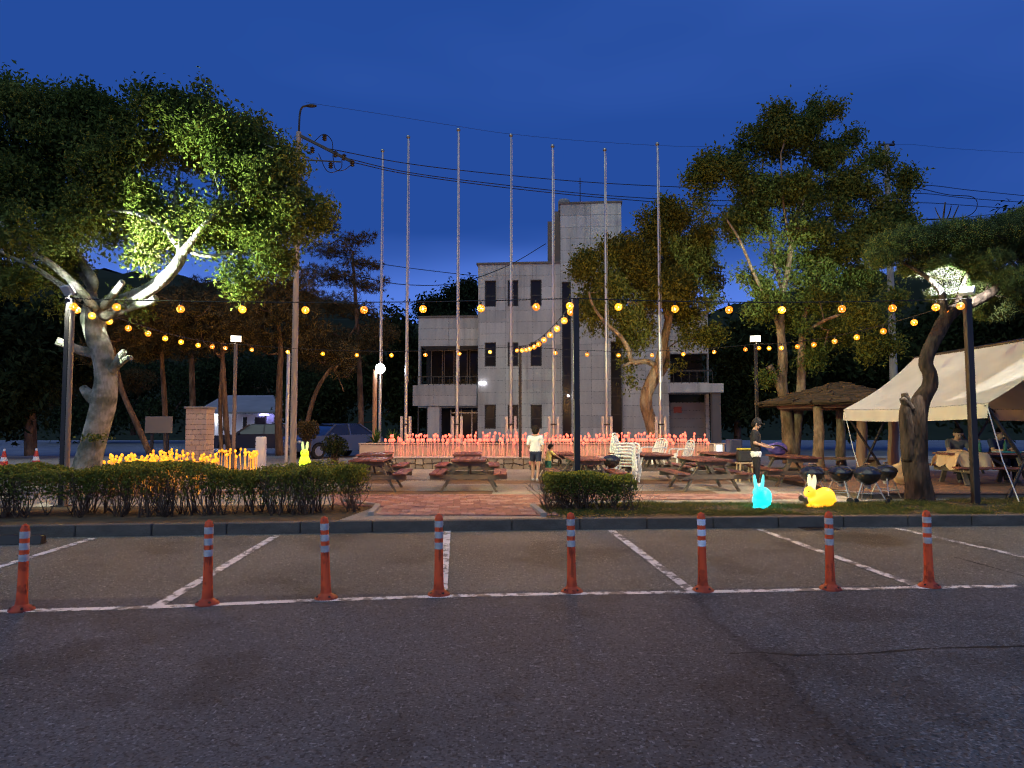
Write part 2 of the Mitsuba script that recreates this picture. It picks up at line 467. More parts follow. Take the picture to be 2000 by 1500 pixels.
def facade(u0, u1, z0, z1, w, openings, back, pw=1.38, ph=0.64):
    """One wall plane: a core with the openings cut out, and its stone panels."""
    rect = sg.box(u0, z0, u1, z1)
    holes = [sg.box(*o) for o in openings]
    core = rect.difference(shapely.union_all(holes)) if holes else rect
    for g in getattr(core, 'geoms', [core]):
        m = trimesh.creation.extrude_polygon(g, back, engine='earcut')           # polygon in (u, z), extruded along w
        m.apply_transform(np.array([[1, 0, 0, 0], [0, 0, 1, w], [0, 1, 0, 0], [0, 0, 0, 1.0]]))
        bpart('wall', m, 'wall_core')
    nu, nz = max(1, round((u1 - u0) / pw)), max(1, round((z1 - z0) / ph))
    du, dz = (u1 - u0) / nu, (z1 - z0) / nz
    for j in range(nz):
        for i in range(nu):
            q = sg.box(u0 + i * du + 0.008, z0 + j * dz + 0.008, u0 + (i + 1) * du - 0.008, z0 + (j + 1) * dz - 0.008)
            if holes:
                q = q.difference(shapely.union_all(holes).buffer(0.02, join_style=2))
            for g in getattr(q, 'geoms', [q]):
                if g.area < 0.02:
                    continue
                t = 0.026 + rngp.uniform(-0.005, 0.005)
                m = trimesh.creation.extrude_polygon(g, t, engine='earcut')
                m.apply_transform(np.array([[1, 0, 0, 0], [0, 0, 1, w - t], [0, 1, 0, 0], [0, 0, 0, 1.0]]))
                bpart('panel', m, CLAD[rngp.choice(3, p=[0.5, 0.3, 0.2])])


def window(u0, u1, z0, z1, w, bars=1):
    f = [bx(u0, u0 + 0.05, w + 0.12, w + 0.2, z0, z1), bx(u1 - 0.05, u1, w + 0.12, w + 0.2, z0, z1), bx(u0 + 0.05, u1 - 0.05, w + 0.12, w + 0.2, z0, z0 + 0.05), bx(u0 + 0.05, u1 - 0.05, w + 0.12, w + 0.2, z1 - 0.05, z1)]
    for b in range(bars):
        zz = z0 + (z1 - z0) * (0.42 if bars == 1 else (b + 1) / (bars + 1))
        f.append(bx(u0 + 0.05, u1 - 0.05, w + 0.125, w + 0.19, zz - 0.03, zz + 0.03))
    k = bpart('window', cat(f), 'dark_frame')
    bpart('pane', bx(u0 + 0.04, u1 - 0.04, w + 0.15, w + 0.165, z0 + 0.04, z1 - 0.04), 'pane', parent=k)


cols = [(947, 968), (992, 1012), (1037, 1058)]
rows = [(548, 598), (669, 715), (791, 837)]
opens = [(U(a), Z(d), U(b), Z(c)) for a, b in cols for c, d in rows]
zt = Z(516)
facade(U(933), U(1096), 0, zt, 0.0, opens, 0.3)
for o in opens:
    window(o[0], o[2], o[1], o[3], 0.0)
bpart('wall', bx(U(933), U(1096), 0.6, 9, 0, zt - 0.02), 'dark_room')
bpart('side_wall', bx(U(933) - 0.02, U(933) + 0.22, 0.31, 9, 0, zt - 0.01), 'wall_core')
bpart('coping', bx(U(932) - 0.06, U(1096), -0.1, 9.05, zt, zt + 0.1), 'brown_wall')
# stair tower
s1 = (U(1099), 0.0, U(1116), Z(552, 1100))
s2 = (U(1194), 0.0, U(1215), Z(668, 1200))
tz = Z(399, 1150)
facade(U(1096), U(1217), 0, tz, -0.12, [(s1[0], 0.02, s1[2], s1[3]), (s2[0], 0.02, s2[2], s2[3])], 0.3)
for s in (s1, s2):
    window(s[0], s[2], 0.03, s[3], -0.12, bars=int(s[3] / 1.1))
bpart('tower_core', bx(U(1096) + 0.01, U(1217) - 0.01, 0.5, 6, 0, tz - 0.03), 'wall_core')
bpart('tower_side', bx(U(1217) - 0.2, U(1217), 0.19, 6, 0, tz - 0.02), 'wall_core')
bpart('coping', bx(U(1094), U(1219), -0.2, 6.1, tz, tz + 0.1), 'brown_wall')
bpart('stair_block', bx(U(1069), U(1096) - 0.01, 1.2, 6.5, zt + 0.1, Z(420, 1080)), 'brown_wall')
bpart('roof_tank', moved(lathe([(0, 0), (0.34, 0), (0.34, 0.55), (0.28, 0.66), (0, 0.68)], 16), (U(1099) + 0.1, 1.5, tz + 0.1)), 'concrete')
bpart('roof_box', bx(U(1083), U(1094), 1.4, 2.2, Z(420, 1080), Z(398, 1085)), 'brown_wall')
bpart('vent', tube([(U(1107), 1.3, tz), (U(1107), 1.3, tz + 0.75)], 0.09, 8), 'steel')
bpart('antenna', cat([tube([(U(1136), 1, tz), (U(1136), 1, Z(335, 1136))], 0.028, 6), tube([(U(1133), 1, Z(350)), (U(1139), 1, Z(350))], 0.015, 5)]), 'dark_frame')
# left wing with a deep loggia on the first floor
wu0, wu1, wz = U(812), U(933), Z(616)
g2 = (U(817), Z(748), U(931), Z(673))
ge = (U(836), 0.0, U(931), Z(796))
facade(wu0, wu1, 0, wz, 0.5, [g2, (wu0 + 0.02, 0.02, wu1 - 0.02, ge[3])], 0.25)
bpart('coping', bx(wu0 - 0.05, wu1 - 0.02, 0.42, 8, wz, wz + 0.1), 'brown_wall')
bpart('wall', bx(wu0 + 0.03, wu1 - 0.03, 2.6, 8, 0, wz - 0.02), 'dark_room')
bpart('floor_slab', bx(wu0 + 0.03, wu1 - 0.03, 0.76, 2.59, ge[3] + 0.02, g2[1] - 0.02), 'wall_core')
bpart('floor_slab', bx(wu0 + 0.03, wu1 - 0.03, 0.76, 2.59, g2[3] + 0.02, wz - 0.03), 'wall_core')
facade(wu0 - 0.1, wu1 - 0.03, Z(793), Z(752), -0.35, [], 0.2)
bpart('railing', cat([bx(wu0, wu1 - 0.05, 0.3, 0.35, Z(735), Z(733))] + [bx(wu0 + i * 0.3, wu0 + i * 0.3 + 0.03, 0.305, 0.345, Z(751), Z(735)) for i in range(12)]), 'dark_frame')
for a, b in ((823, 848), (850, 872), (875, 900), (903, 928)):
    k = bpart('window', cat([bx(U(a), U(b), 2.5, 2.58, g2[1], g2[1] + 0.06), bx(U(a), U(b), 2.5, 2.58, g2[3] - 0.06, g2[3]), bx(U(a), U(a) + 0.06, 2.5, 2.58, g2[1] + 0.06, g2[3] - 0.06), bx(U(b) - 0.06, U(b), 2.5, 2.58, g2[1] + 0.06, g2[3] - 0.06)]), 'brown_steel')
    bpart('pane', bx(U(a) + 0.05, U(b) - 0.05, 2.53, 2.55, g2[1] + 0.05, g2[3] - 0.05), 'pane', parent=k)
bpart('column', bx(U(837), U(860), -0.3, 0.35, 0, Z(794)), CLAD[1])
k = bpart('door', cat([bx(U(864) + i * 0.62, U(864) + i * 0.62 + 0.06, 2.48, 2.56, 0, ge[3]) for i in range(4)] + [bx(U(864), U(930), 2.48, 2.559, 2.1, 2.18)]), 'steel')
bpart('pane', bx(U(864), U(930), 2.57, 2.59, 0.02, ge[3]), 'pane', parent=k)
# right of the tower
rz = Z(612, 1300)
facade(U(1217), U(1308), 0, rz, 0.1, [], 0.3)
facade(U(1308), U(1388), 0, rz, 0.3, [(U(1312), Z(746, 1350), U(1386), Z(690, 1350)), (U(1309), 0.0, U(1380), Z(770, 1350))], 0.3)
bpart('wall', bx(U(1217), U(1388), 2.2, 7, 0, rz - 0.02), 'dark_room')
bpart('coping', bx(U(1218), U(1390), 0.0, 7, rz, rz + 0.1), 'brown_wall')
bpart('canopy_slab', bx(U(1305), U(1407), -1.0, 0.28, Z(768, 1350), Z(751, 1350)), CLAD[1])
bpart('balcony_rail', cat([bx(U(1312), U(1386), -0.9, -0.85, Z(728, 1350), Z(725, 1350))] + [bx(U(1312) + i * 0.4, U(1312) + i * 0.4 + 0.03, -0.9, -0.86, Z(751, 1350), Z(728, 1350)) for i in range(6)]), 'dark_frame')
bpart('pillar', bx(U(1386), U(1402), -0.9, -0.3, 0, Z(769, 1350)), 'brown_wall')
dk = bpart('shutter_door', cat([bx(U(1309), U(1380), 0.42, 0.46, i * 0.44, i * 0.44 + 0.43) for i in range(int(Z(770, 1350) / 0.44))]), 'door_grey')
bpart('sign', bx(U(1318), U(1334), 0.39, 0.415, Z(806, 1325), Z(794, 1325)), 'red_sign')
bpart('wall_lamp', bx(U(936), U(949), -0.16, 0 - 0.045, Z(750.5), Z(746)), 'glow_body', emitter=area(6, 6.5, 8))
bpart('stair_lamp', trimesh.creation.icosphere(2, 0.06).apply_translation((U(1110), -0.25, Z(774))), 'glow_body', emitter=area(20, 20, 22))
# ------------------------------------------------------------------ trees and hedges
def vc(name, rough=0.55, trans=0.35):
    """Leaves whose tone varies from leaf to leaf (vertex colours)."""
    scene[name] = {'type': 'principledthin', 'base_color': {'type': 'mesh_attribute', 'name': 'vertex_color'}, 'roughness': rough, 'diff_trans': trans, 'spec_trans': 0.0, 'eta': 1.4}
    return name


vc('leaf', 0.5, 0.5)
vc('needle', 0.7, 0.3)
vc('blade', 0.6, 0.4)


def bark(name, a, b, sx=9.0, sz=2.0, amp=0.03):
    return mat(name, proc(lambda p, n, uv: mix(a, b, smoothstep(0.25, 0.75, fbm(p.x * sx, p.y * sx, p.z * sz, 4))) * (0.65 + 0.5 * noise(p.x * 40, p.y * 40, p.z * 12))), 0.85, spec=0.2,
               bump=(proc(lambda p, n, uv: fbm(p.x * 26, p.y * 26, p.z * 7, 3), eps=4e-3), amp))


bark('bark_pale', (0.12, 0.135, 0.10), (0.38, 0.38, 0.33), 5.5, 6, 0.045)
bark('bark_dark', (0.028, 0.021, 0.017), (0.085, 0.062, 0.048), 14, 2.5, 0.05)
bark('bark_brown', (0.14, 0.095, 0.06), (0.32, 0.235, 0.16), 9, 2)
bark('bark_pine', (0.07, 0.045, 0.032), (0.17, 0.115, 0.08), 10, 2.5)


def unit(v):
    return v / (np.linalg.norm(v, axis=-1, keepdims=True) + 1e-12)


def leaf_mesh(c, size, rng, pal, up=0.6, aspect=0.5, tone=None):
    """One diamond leaf, folded along its middle, at every point of c."""
    n = len(c)
    ax = unit(rng.normal(size=(n, 3)) + np.array([0, 0, -0.15]))
    nm = rng.normal(size=(n, 3)) + np.array([0, 0, up * 2])
    nm = unit(nm - ax * (nm * ax).sum(1, keepdims=True))
    sd = np.cross(ax, nm)
    s = (size * rng.uniform(0.6, 1.25, n))[:, None]
    v = np.stack([c - ax * s * 0.5, c + sd * s * aspect * 0.5 + nm * s * 0.08, c + ax * s * 0.5 - nm * s * 0.06, c - sd * s * aspect * 0.5 + nm * s * 0.08], 1).reshape(-1, 3)
    i = np.arange(n)[:, None] * 4
    f = np.hstack([i, i + 1, i + 2, i, i + 2, i + 3]).reshape(-1, 3)
    t = rng.uniform(0, 1, n) if tone is None else np.clip(tone + rng.normal(size=n) * 0.22, 0, 1)
    a, b = np.array(pal[0]), np.array(pal[1])
    col = a + (b - a) * t[:, None]
    return trimesh.Trimesh(v, f, process=False), np.repeat(col, 4, 0)


def tuft_mesh(c, axis, length, k, rng, pal, width=0.05, spread=0.75):
    """k needles radiating from every point of c round its axis, each one thin triangle."""
    n = len(c)
    d = unit(np.repeat(axis, k, 0) + rng.normal(size=(n * k, 3)) * spread)
    o = np.repeat(c, k, 0)
    sd = unit(np.cross(d, rng.normal(size=d.shape)))
    L = length * rng.uniform(0.6, 1.15, (n * k, 1))
    v = np.stack([o - sd * L * width, o + sd * L * width, o + d * L], 1).reshape(-1, 3)
    f = np.arange(n * k * 3).reshape(-1, 3)
    t = np.repeat(rng.uniform(0, 1, n), k)
    a, b = np.array(pal[0]), np.array(pal[1])
    return trimesh.Trimesh(v, f, process=False), np.repeat(a + (b - a) * t[:, None], 3, 0)


def in_lobes(lobes, n, rng, seed, hollow=0.5, gap=0.42, freq=1.6):
    """Random points of the crown: nearer the skin of each lobe, none where the noise leaves a gap."""
    c = np.array([l[0] for l in lobes])
    r = np.array([np.broadcast_to(l[1], 3) for l in lobes], float)
    w = np.array([l[2] if len(l) > 2 else 1.0 for l in lobes]) * r.prod(1) ** 0.72
    out = []
    while sum(map(len, out)) < n:
        k = rng.choice(len(c), n, p=w / w.sum())
        d = unit(rng.normal(size=(n, 3)))
        p = c[k] + d * r[k] * (rng.uniform(0, 1, (n, 1)) ** hollow)
        out.append(p[meshkit.fbm(p * freq + seed * 3.1 + 50, 3, seed) > gap])
    return np.vstack(out)[:n]


def grow(limbs, att, rng, tip=0.007, expo=2.3, sides=6, wig=0.06):
    """The tubes of the given limbs (points, radii) and twigs from them to every point of att."""
    pos, par, rad, ms = [], [], [], []
    for pts, radii in limbs:
        q = smooth_path(np.column_stack([pts, radii]), 7)
        ms.append((q[:, :3], q[:, 3]))
        for k, row in enumerate(q[4:]):
            pos.append(row[:3]); par.append(-1); rad.append(row[3])
    base = len(pos)
    pos = list(map(np.array, pos))
    order = np.argsort([min(np.linalg.norm(a - p) for p in pos[::4]) for a in att])
    chains = []
    A = np.array(pos)
    for k in order:
        a = att[k]
        dist = np.linalg.norm(A - a, axis=1) + np.where(A[:, 2] > a[2] + 0.1, 0.5 * (A[:, 2] - a[2]), 0)
        j = int(np.argmin(dist))
        m = max(2, min(7, int(np.linalg.norm(A[j] - a) / 0.28) + 1))
        L = np.linalg.norm(a - A[j])
        prev, ch, off = j, [j], rng.normal(size=3) * L * wig * 1.5
        new = []
        for s in range(1, m + 1):
            t = s / m
            p = A[j] + (a - A[j]) * t + off * math.sin(math.pi * t) + np.array([0, 0, -0.12 * L * math.sin(math.pi * t)]) + (rng.normal(size=3) * L * wig * 0.4 if s < m else 0)
            pos.append(p); par.append(prev); rad.append(0.0)
            prev = len(pos) - 1
            ch.append(prev); new.append(p)
        A = np.vstack([A, new])
        chains.append(ch)
    tips = np.zeros(len(pos))
    for ch in chains:
        i = ch[-1]
        while i >= base:
            tips[i] += 1
            i = par[i]
    R = np.where(np.arange(len(pos)) < base, np.array(rad), tip * np.maximum(tips, 1) ** (1 / expo))
    out = [tube(p, r, sides * 2 if r.max() > 0.1 else sides + 2, jitter=0.10, seed=3) for p, r in ms]
    for ch in chains:
        r0 = min(R[ch[0]], R[ch[1]] * 1.25)
        out.append(tube([pos[i] for i in ch], [r0] + [R[i] for i in ch[1:]], max(4, sides - 1), caps=False))
    return cat(out)


def L3(px, py, r, d, ry=None, dep=None, w=1.0):
    """A crown lobe given by where it is seen: centre pixel, radius in pixels, distance."""
    k = d / FPX
    return (P(px, py, d), (r * k, (dep if dep is not None else r * k * 1.1), (ry or r) * k), w)


def clumps(lobes, rng, n=9, k=0.40):
    """Every lobe broken into smaller, unequal leaf clumps on its skin, and a loose one at its heart."""
    out = []
    for l in lobes:
        c, r, w = np.array(l[0]), np.broadcast_to(np.array(l[1], float), 3), (l[2] if len(l) > 2 else 1.0)
        for i in range(n):
            d = unit(rng.normal(size=3) + np.array([0, -0.25, 0.1]))
            q = k * rng.uniform(0.65, 1.25)
            out.append((c + d * r * (1 - q * 0.75) * rng.uniform(0.75, 1.08), r * q * np.array([1.1, 1.1, 0.85]), w))
        out.append((c, r * 0.6, w * 0.35))
    return out


def limb(d, pts):
    """(px, py, width px[, extra depth]) rows -> points and radii."""
    return np.array([P(q[0], q[1], d + (q[3] if len(q) > 3 else 0)) for q in pts]), np.array([q[2] * d / FPX / 2 for q in pts])


def broadleaf(name, label, d, limbs, lobes, n_att, n_leaf, size, pal, barkm, seed, group=None, gap=0.42, freq=1.6, cluster=7, spread=0.16, tip=0.007, trunk_n=1):
    rng = np.random.default_rng(seed)
    t = thing(name, label, 'tree', group)
    L = [limb(d, q) for q in limbs]
    lobes = clumps(lobes, rng)
    att = in_lobes(lobes, n_att, rng, seed, 0.6, gap, freq)
    trunks = [tube(smooth_path(np.column_stack(x), 8)[:, :3], smooth_path(np.column_stack(x), 8)[:, 3], 18, jitter=0.16, seed=seed) for x in L[:trunk_n]]
    part(t, 'trunk', cat(trunks), barkm, True)
    part(t, 'limbs', grow(L[trunk_n:] or [(L[0][0][-2:], L[0][1][-2:])], att, rng, tip), barkm, True)
    cl = np.vstack([att, in_lobes(lobes, max(1, n_leaf // cluster - n_att), rng, seed, 0.5, gap, freq)])
    c = np.repeat(cl, cluster, 0)[:n_leaf + n_att * cluster]
    c = c + rng.normal(size=c.shape) * spread
    tone = meshkit.fbm(c * 0.9 + seed, 3, seed + 4)
    m, col = leaf_mesh(c, size, rng, pal, tone=tone)
    part(t, 'crown', m, 'leaf', color=col)
    return t


def pine(name, label, d, limbs, lobes, n_att, n_tuft, length, pal, seed, group=None, k=11, gap=0.42, freq=1.3, barkm='bark_pine', up=1.0, trunk_n=1, tip=0.008, width=0.05):
    rng = np.random.default_rng(seed)
    t = thing(name, label, 'tree', group)
    L = [limb(d, q) for q in limbs]
    att = in_lobes(lobes, n_att, rng, seed, 0.5, gap, freq)
    part(t, 'trunk', cat([tube(smooth_path(np.column_stack(x), 8)[:, :3], smooth_path(np.column_stack(x), 8)[:, 3], 14, jitter=0.14, seed=seed) for x in L[:trunk_n]]), barkm, True)
    part(t, 'limbs', grow(L[trunk_n:] or [(L[0][0][-3:], L[0][1][-3:])], att, rng, tip), barkm, True)
    c = np.vstack([att, in_lobes(lobes, n_tuft - n_att, rng, seed, 0.6, gap, freq)])
    ax = unit(rng.normal(size=c.shape) * 0.8 + np.array([0, 0, up]))
    m, col = tuft_mesh(c, ax, length, k, rng, pal, width)
    part(t, 'crown', m, 'needle', color=col)
    return t


GREEN = ((0.055, 0.082, 0.020), (0.165, 0.200, 0.052))
OLIVE = ((0.058, 0.070, 0.017), (0.17, 0.175, 0.045))
DARKG = ((0.012, 0.020, 0.010), (0.035, 0.050, 0.022))
PINEG = ((0.048, 0.072, 0.028), (0.14, 0.17, 0.062))
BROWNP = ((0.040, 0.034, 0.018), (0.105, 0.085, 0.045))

# the big floodlit tree at the left
dA = 13.6
lobesA = [L3(60, 265, 125, dA), L3(175, 270, 110, dA), L3(320, 285, 110, dA), L3(440, 305, 100, dA), L3(535, 370, 95, dA), L3(585, 425, 62, dA), L3(515, 500, 66, dA),
          L3(430, 430, 80, dA), L3(330, 400, 90, dA), L3(210, 390, 110, dA), L3(70, 410, 120, dA), L3(-70, 340, 150, dA), L3(-60, 480, 110, dA), L3(110, 525, 55, dA, w=0.7), L3(290, 515, 45, dA, w=0.6),
          L3(470, 545, 42, dA, w=0.8), L3(258, 590, 30, dA, w=0.7), L3(35, 215, 50, dA, w=0.9), L3(185, 215, 50, dA, w=0.9), L3(385, 225, 55, dA, w=0.9), L3(500, 270, 50, dA, w=0.9), L3(120, 598, 24, dA - 0.4, w=0.5), L3(60, 455, 62, dA - 1.3, w=.8), L3(150, 440, 50, dA - 1.0, w=.7), L3(20, 540, 50, dA - 1.0, w=.7), L3(390, 470, 40, dA + .3, w=.6)]
tA = broadleaf('plane_tree', 'floodlit broad tree with pale scarred trunk and stubs at the left', dA,
               [[(170, 925, 58), (176, 890, 46), (192, 830, 46), (204, 775, 46), (207, 735, 40), (200, 690, 41), (186, 650, 42), (184, 615, 46), (200, 590, 46)],
                [(200, 612, 36), (245, 588, 30, -.1), (290, 566, 26, -.2), (325, 540, 24, -.3), (352, 505, 21, -.4), (354, 478, 17, -.4), (349, 445, 13, -.3), (345, 410, 10, -.2), (344, 375, 8, -.1), (350, 330, 5)],
                [(352, 500, 18, -.4), (378, 465, 13, -.6), (398, 440, 10, -.7), (430, 410, 7, -.7)], [(350, 480, 15, -.4), (315, 440, 11, -.5), (275, 420, 9, -.6), (232, 412, 6, -.5), (190, 416, 5, -.4)],
                [(362, 490, 10, -.4), (410, 500, 7, -.4), (455, 490, 5, -.2)],
                [(188, 615, 26), (178, 575, 20), (182, 548, 18, -.2), (160, 515, 18, .2), (125, 470, 13, .2), (90, 440, 9, .3), (60, 390, 6, .3)], [(180, 560, 18), (150, 525, 14, .1), (138, 505, 10)],
                [(186, 602, 18, -.3), (150, 560, 15, -.8), (105, 520, 13, -1.1), (60, 490, 11, -1.3), (20, 455, 8, -1.4), (-30, 400, 6, -1.4)], [(160, 585, 13, -.4), (110, 550, 11, -.7), (62, 520, 9, -.8), (20, 502, 7, -.8)],
                [(200, 600, 15, -.2), (222, 573, 13, -.5), (240, 550, 11, -.7)], [(215, 615, 18, .1), (255, 600, 17, -.1), (290, 590, 15, -.3), (305, 582, 15, -.35)],
                [(192, 690, 24), (160, 685, 18, -.1), (135, 675, 16, -.2), (110, 666, 17, -.3)], [(210, 735, 22), (226, 714, 18, -.1), (236, 695, 15, -.15), (243, 686, 11, -.2)], [(228, 715, 14, -.1), (248, 700, 11, -.2), (256, 699, 10, -.25)],
                [(205, 790, 40), (180, 775, 26), (166, 762, 18), (162, 755, 14)]],
               lobesA, 300, 150000, 0.102, GREEN, 'bark_pale', 4, gap=0.37, cluster=12, spread=0.12)
rng = np.random.default_rng(8)
c = P(188, 855, dA - 0.28) + rng.normal(size=(160, 3)) * np.array([0.13, 0.05, 0.035])
m, col = leaf_mesh(c, 0.06, rng, GREEN)
part(tA, 'shoots', m, 'leaf', kind='stuff', color=col)

# the tree in front of the building
dB = 27.0
lobesB = [L3(1180, 530, 62, dB), L3(1240, 475, 66, dB), L3(1300, 440, 50, dB), L3(1345, 480, 56, dB), L3(1378, 535, 42, dB), L3(1300, 550, 85, dB), L3(1360, 600, 52, dB), L3(1200, 600, 58, dB), L3(1228, 690, 34, dB, w=0.8),
          L3(1385, 650, 32, dB, w=0.7), L3(1296, 412, 22, dB), L3(1145, 520, 28, dB), L3(1152, 600, 36, dB), L3(1165, 650, 30, dB), L3(1240, 640, 40, dB), L3(1340, 660, 30, dB, w=0.6), L3(1322, 720, 20, dB, w=0.6), L3(1232, 730, 24, dB, w=0.7)]
tB = broadleaf('garden_tree', 'round crowned tree with orange lit crooked trunk before the building', dB,
               [[(1284, 860, 30), (1275, 835, 25), (1263, 795, 24), (1264, 765, 23), (1278, 730, 21), (1290, 700, 19), (1298, 660, 17), (1306, 620, 15), (1304, 590, 12)],
                [(1262, 780, 18), (1278, 745, 16, .2), (1300, 715, 13, .3), (1304, 680, 9, .3)],
                [(1286, 716, 12), (1262, 706, 11, -.3), (1236, 706, 10, -.5), (1226, 680, 9, -.6), (1210, 655, 8, -.7), (1180, 628, 7, -.8), (1158, 596, 5, -.8), (1150, 570, 4, -.8)], [(1236, 706, 7, -.5), (1218, 715, 5, -.5)],
                [(1304, 625, 10), (1292, 590, 8, -.2), (1265, 560, 6, -.4), (1240, 520, 5, -.5)], [(1305, 605, 10), (1330, 570, 8, .1), (1352, 530, 6, .2), (1365, 500, 4, .2)], [(1304, 590, 9), (1306, 545, 7, .2), (1300, 490, 5, .3), (1298, 440, 3, .3)], [(1290, 600, 7, -.4), (1225, 590, 5, -.8)]],
               lobesB, 190, 62000, 0.15, OLIVE, 'bark_brown', 9, gap=0.40, freq=0.9, cluster=9, spread=0.17, tip=0.011)

# the tall open tree behind the right string of lamps
dC = 23.6
lobesC = [L3(1600, 225, 44, dC), L3(1608, 205, 26, dC), L3(1520, 262, 56, dC), L3(1575, 285, 55, dC), L3(1650, 300, 55, dC), L3(1470, 285, 34, dC, w=0.7), L3(1395, 330, 38, dC), L3(1352, 352, 30, dC, w=0.8), L3(1372, 395, 34, dC, w=0.7), L3(1450, 330, 45, dC), L3(1480, 390, 52, dC, w=.8),
          L3(1560, 375, 66, dC), L3(1655, 385, 62, dC), L3(1735, 350, 36, dC), L3(1765, 360, 30, dC, w=.8), L3(1728, 318, 40, dC), L3(1700, 385, 50, dC), L3(1750, 440, 42, dC), L3(1470, 450, 46, dC), L3(1755, 410, 40, dC), L3(1425, 440, 44, dC, w=.6), L3(1530, 470, 60, dC), L3(1615, 480, 64, dC), L3(1700, 460, 58, dC), L3(1440, 520, 34, dC, w=.7), L3(1505, 560, 46, dC), L3(1590, 560, 62, dC), L3(1670, 560, 46, dC),
          L3(1560, 620, 40, dC), L3(1630, 650, 40, dC, -.0 or None), L3(1700, 620, 46, dC - 2.5), L3(1715, 680, 36, dC - 2.5, w=.8), L3(1490, 600, 34, dC, w=.7), L3(1500, 745, 26, dC, w=.5), L3(1590, 700, 30, dC, w=.6), L3(1660, 600, 34, dC - 2.5), L3(1740, 590, 28, dC - 2.5)]
tC = broadleaf('twin_stem_tree', 'tall open crowned tree with two orange lit stems beside the hut', dC,
               [[(1545, 905, 32), (1543, 870, 28), (1536, 810, 22), (1527, 750, 20), (1529, 700, 18), (1525, 640, 15), (1528, 580, 12), (1540, 520, 10), (1548, 460, 8), (1560, 400, 6), (1575, 320, 4)],
                [(1548, 895, 26), (1556, 830, 21), (1564, 760, 17), (1566, 700, 16), (1568, 640, 12), (1580, 580, 10), (1600, 520, 8), (1620, 450, 6), (1640, 380, 4)], [(1530, 775, 14), (1514, 738, 12, -.1), (1502, 715, 13, -.2)],
                [(1526, 650, 9), (1500, 590, 7, -.3), (1475, 540, 6, -.6), (1445, 470, 5, -.9), (1420, 430, 3, -.9)], [(1530, 580, 8), (1510, 500, 6, .4), (1500, 430, 5, .7), (1490, 350, 3, .8)], [(1580, 590, 8), (1630, 540, 7, .3), (1680, 480, 5, .5), (1720, 410, 4, .6)], [(1570, 650, 8), (1625, 620, 6, -1.2), (1690, 610, 4, -2.2)], [(1545, 480, 6), (1530, 400, 5, -.5), (1525, 300, 3, -.6)], [(1560, 420, 5), (1590, 320, 4, .3), (1603, 235, 3, .3)]],
               lobesC, 280, 98000, 0.14, GREEN, 'bark_brown', 13, gap=0.44, freq=1.1, cluster=9, spread=0.15, tip=0.009, trunk_n=2)

# the crooked pine at the right
dD = 13.2
lobesD = [L3(1755, 480, 55, dD, 30, 0.8), L3(1840, 470, 75, dD, 32, 1.0), L3(1930, 465, 70, dD, 34, 1.0), L3(2030, 470, 80, dD, 40, 1.0), L3(1725, 505, 34, dD, 20, 0.5), L3(1800, 520, 40, dD + .3, 18, 0.7), L3(1890, 520, 60, dD + .3, 24, 1.0), L3(1965, 560, 50, dD, 36, .9), L3(2040, 560, 70, dD, 50, 1.0), L3(1940, 610, 34, dD + .3, 16, .5), L3(2000, 430, 40, dD, 22, .6), L3(1845, 575, 34, dD + .5, 16, .5), L3(1900, 560, 34, dD + .5, 20, .5)]
tD = pine('crooked_pine', 'dark crooked pine with split trunk beside the tent', dD,
          [[(1796, 1000, 74), (1796, 975, 56), (1790, 930, 48), (1785, 880, 46), (1787, 830, 42), (1797, 785, 34), (1815, 755, 29), (1816, 730, 26), (1808, 710, 26), (1817, 680, 27), (1832, 650, 27), (1848, 622, 26), (1868, 602, 26)],
           [(1778, 900, 28, -.05), (1772, 850, 26, -.08), (1768, 810, 22, -.1), (1770, 785, 17, -.1), (1766, 768, 12, -.1)], [(1780, 800, 16, -.1), (1770, 790, 16, -.12), (1762, 778, 12, -.14)],
           [(1850, 622, 22), (1842, 595, 16), (1838, 570, 12), (1815, 545, 9, .1), (1785, 525, 7, .1), (1750, 505, 5, .1), (1715, 490, 4)],
           [(1862, 605, 24), (1900, 590, 22, -.1), (1935, 572, 18, -.2), (1965, 545, 14, -.2), (1995, 520, 10, -.2), (2040, 490, 6)], [(1868, 600, 14), (1880, 560, 9, .2), (1895, 520, 7, .2), (1905, 480, 4, .2)], [(1950, 560, 10), (1935, 510, 7, .2), (1930, 470, 4, .2)],
           [(1838, 470, 5), (1842, 430, 4), (1846, 395, 2.5)], [(1842, 440, 3), (1830, 415, 2), (1826, 405, 1.5)], [(1850, 455, 4), (1862, 425, 3), (1872, 402, 2)], [(1870, 460, 4), (1885, 438, 3), (1893, 425, 2)], [(1842, 440, 3), (1853, 420, 2.4), (1858, 402, 1.6)]],
          lobesD, 260, 14000, 0.15, PINEG, 17, k=13, gap=0.34, up=1.1, barkm='bark_dark', trunk_n=3, width=0.035)

# background pines, the brown lamp light put into their needle colour
PG = 'pines in the dark behind the yellow lights'
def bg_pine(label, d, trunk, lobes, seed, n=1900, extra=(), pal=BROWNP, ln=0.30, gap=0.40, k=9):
    return pine('pine_tree', label, d, [trunk] + list(extra), [L3(*q[:3], d, *q[3:]) for q in lobes], 60, n, ln, pal, seed, PG, k=k, gap=gap, freq=0.7, up=0.5, tip=0.014, width=0.06)


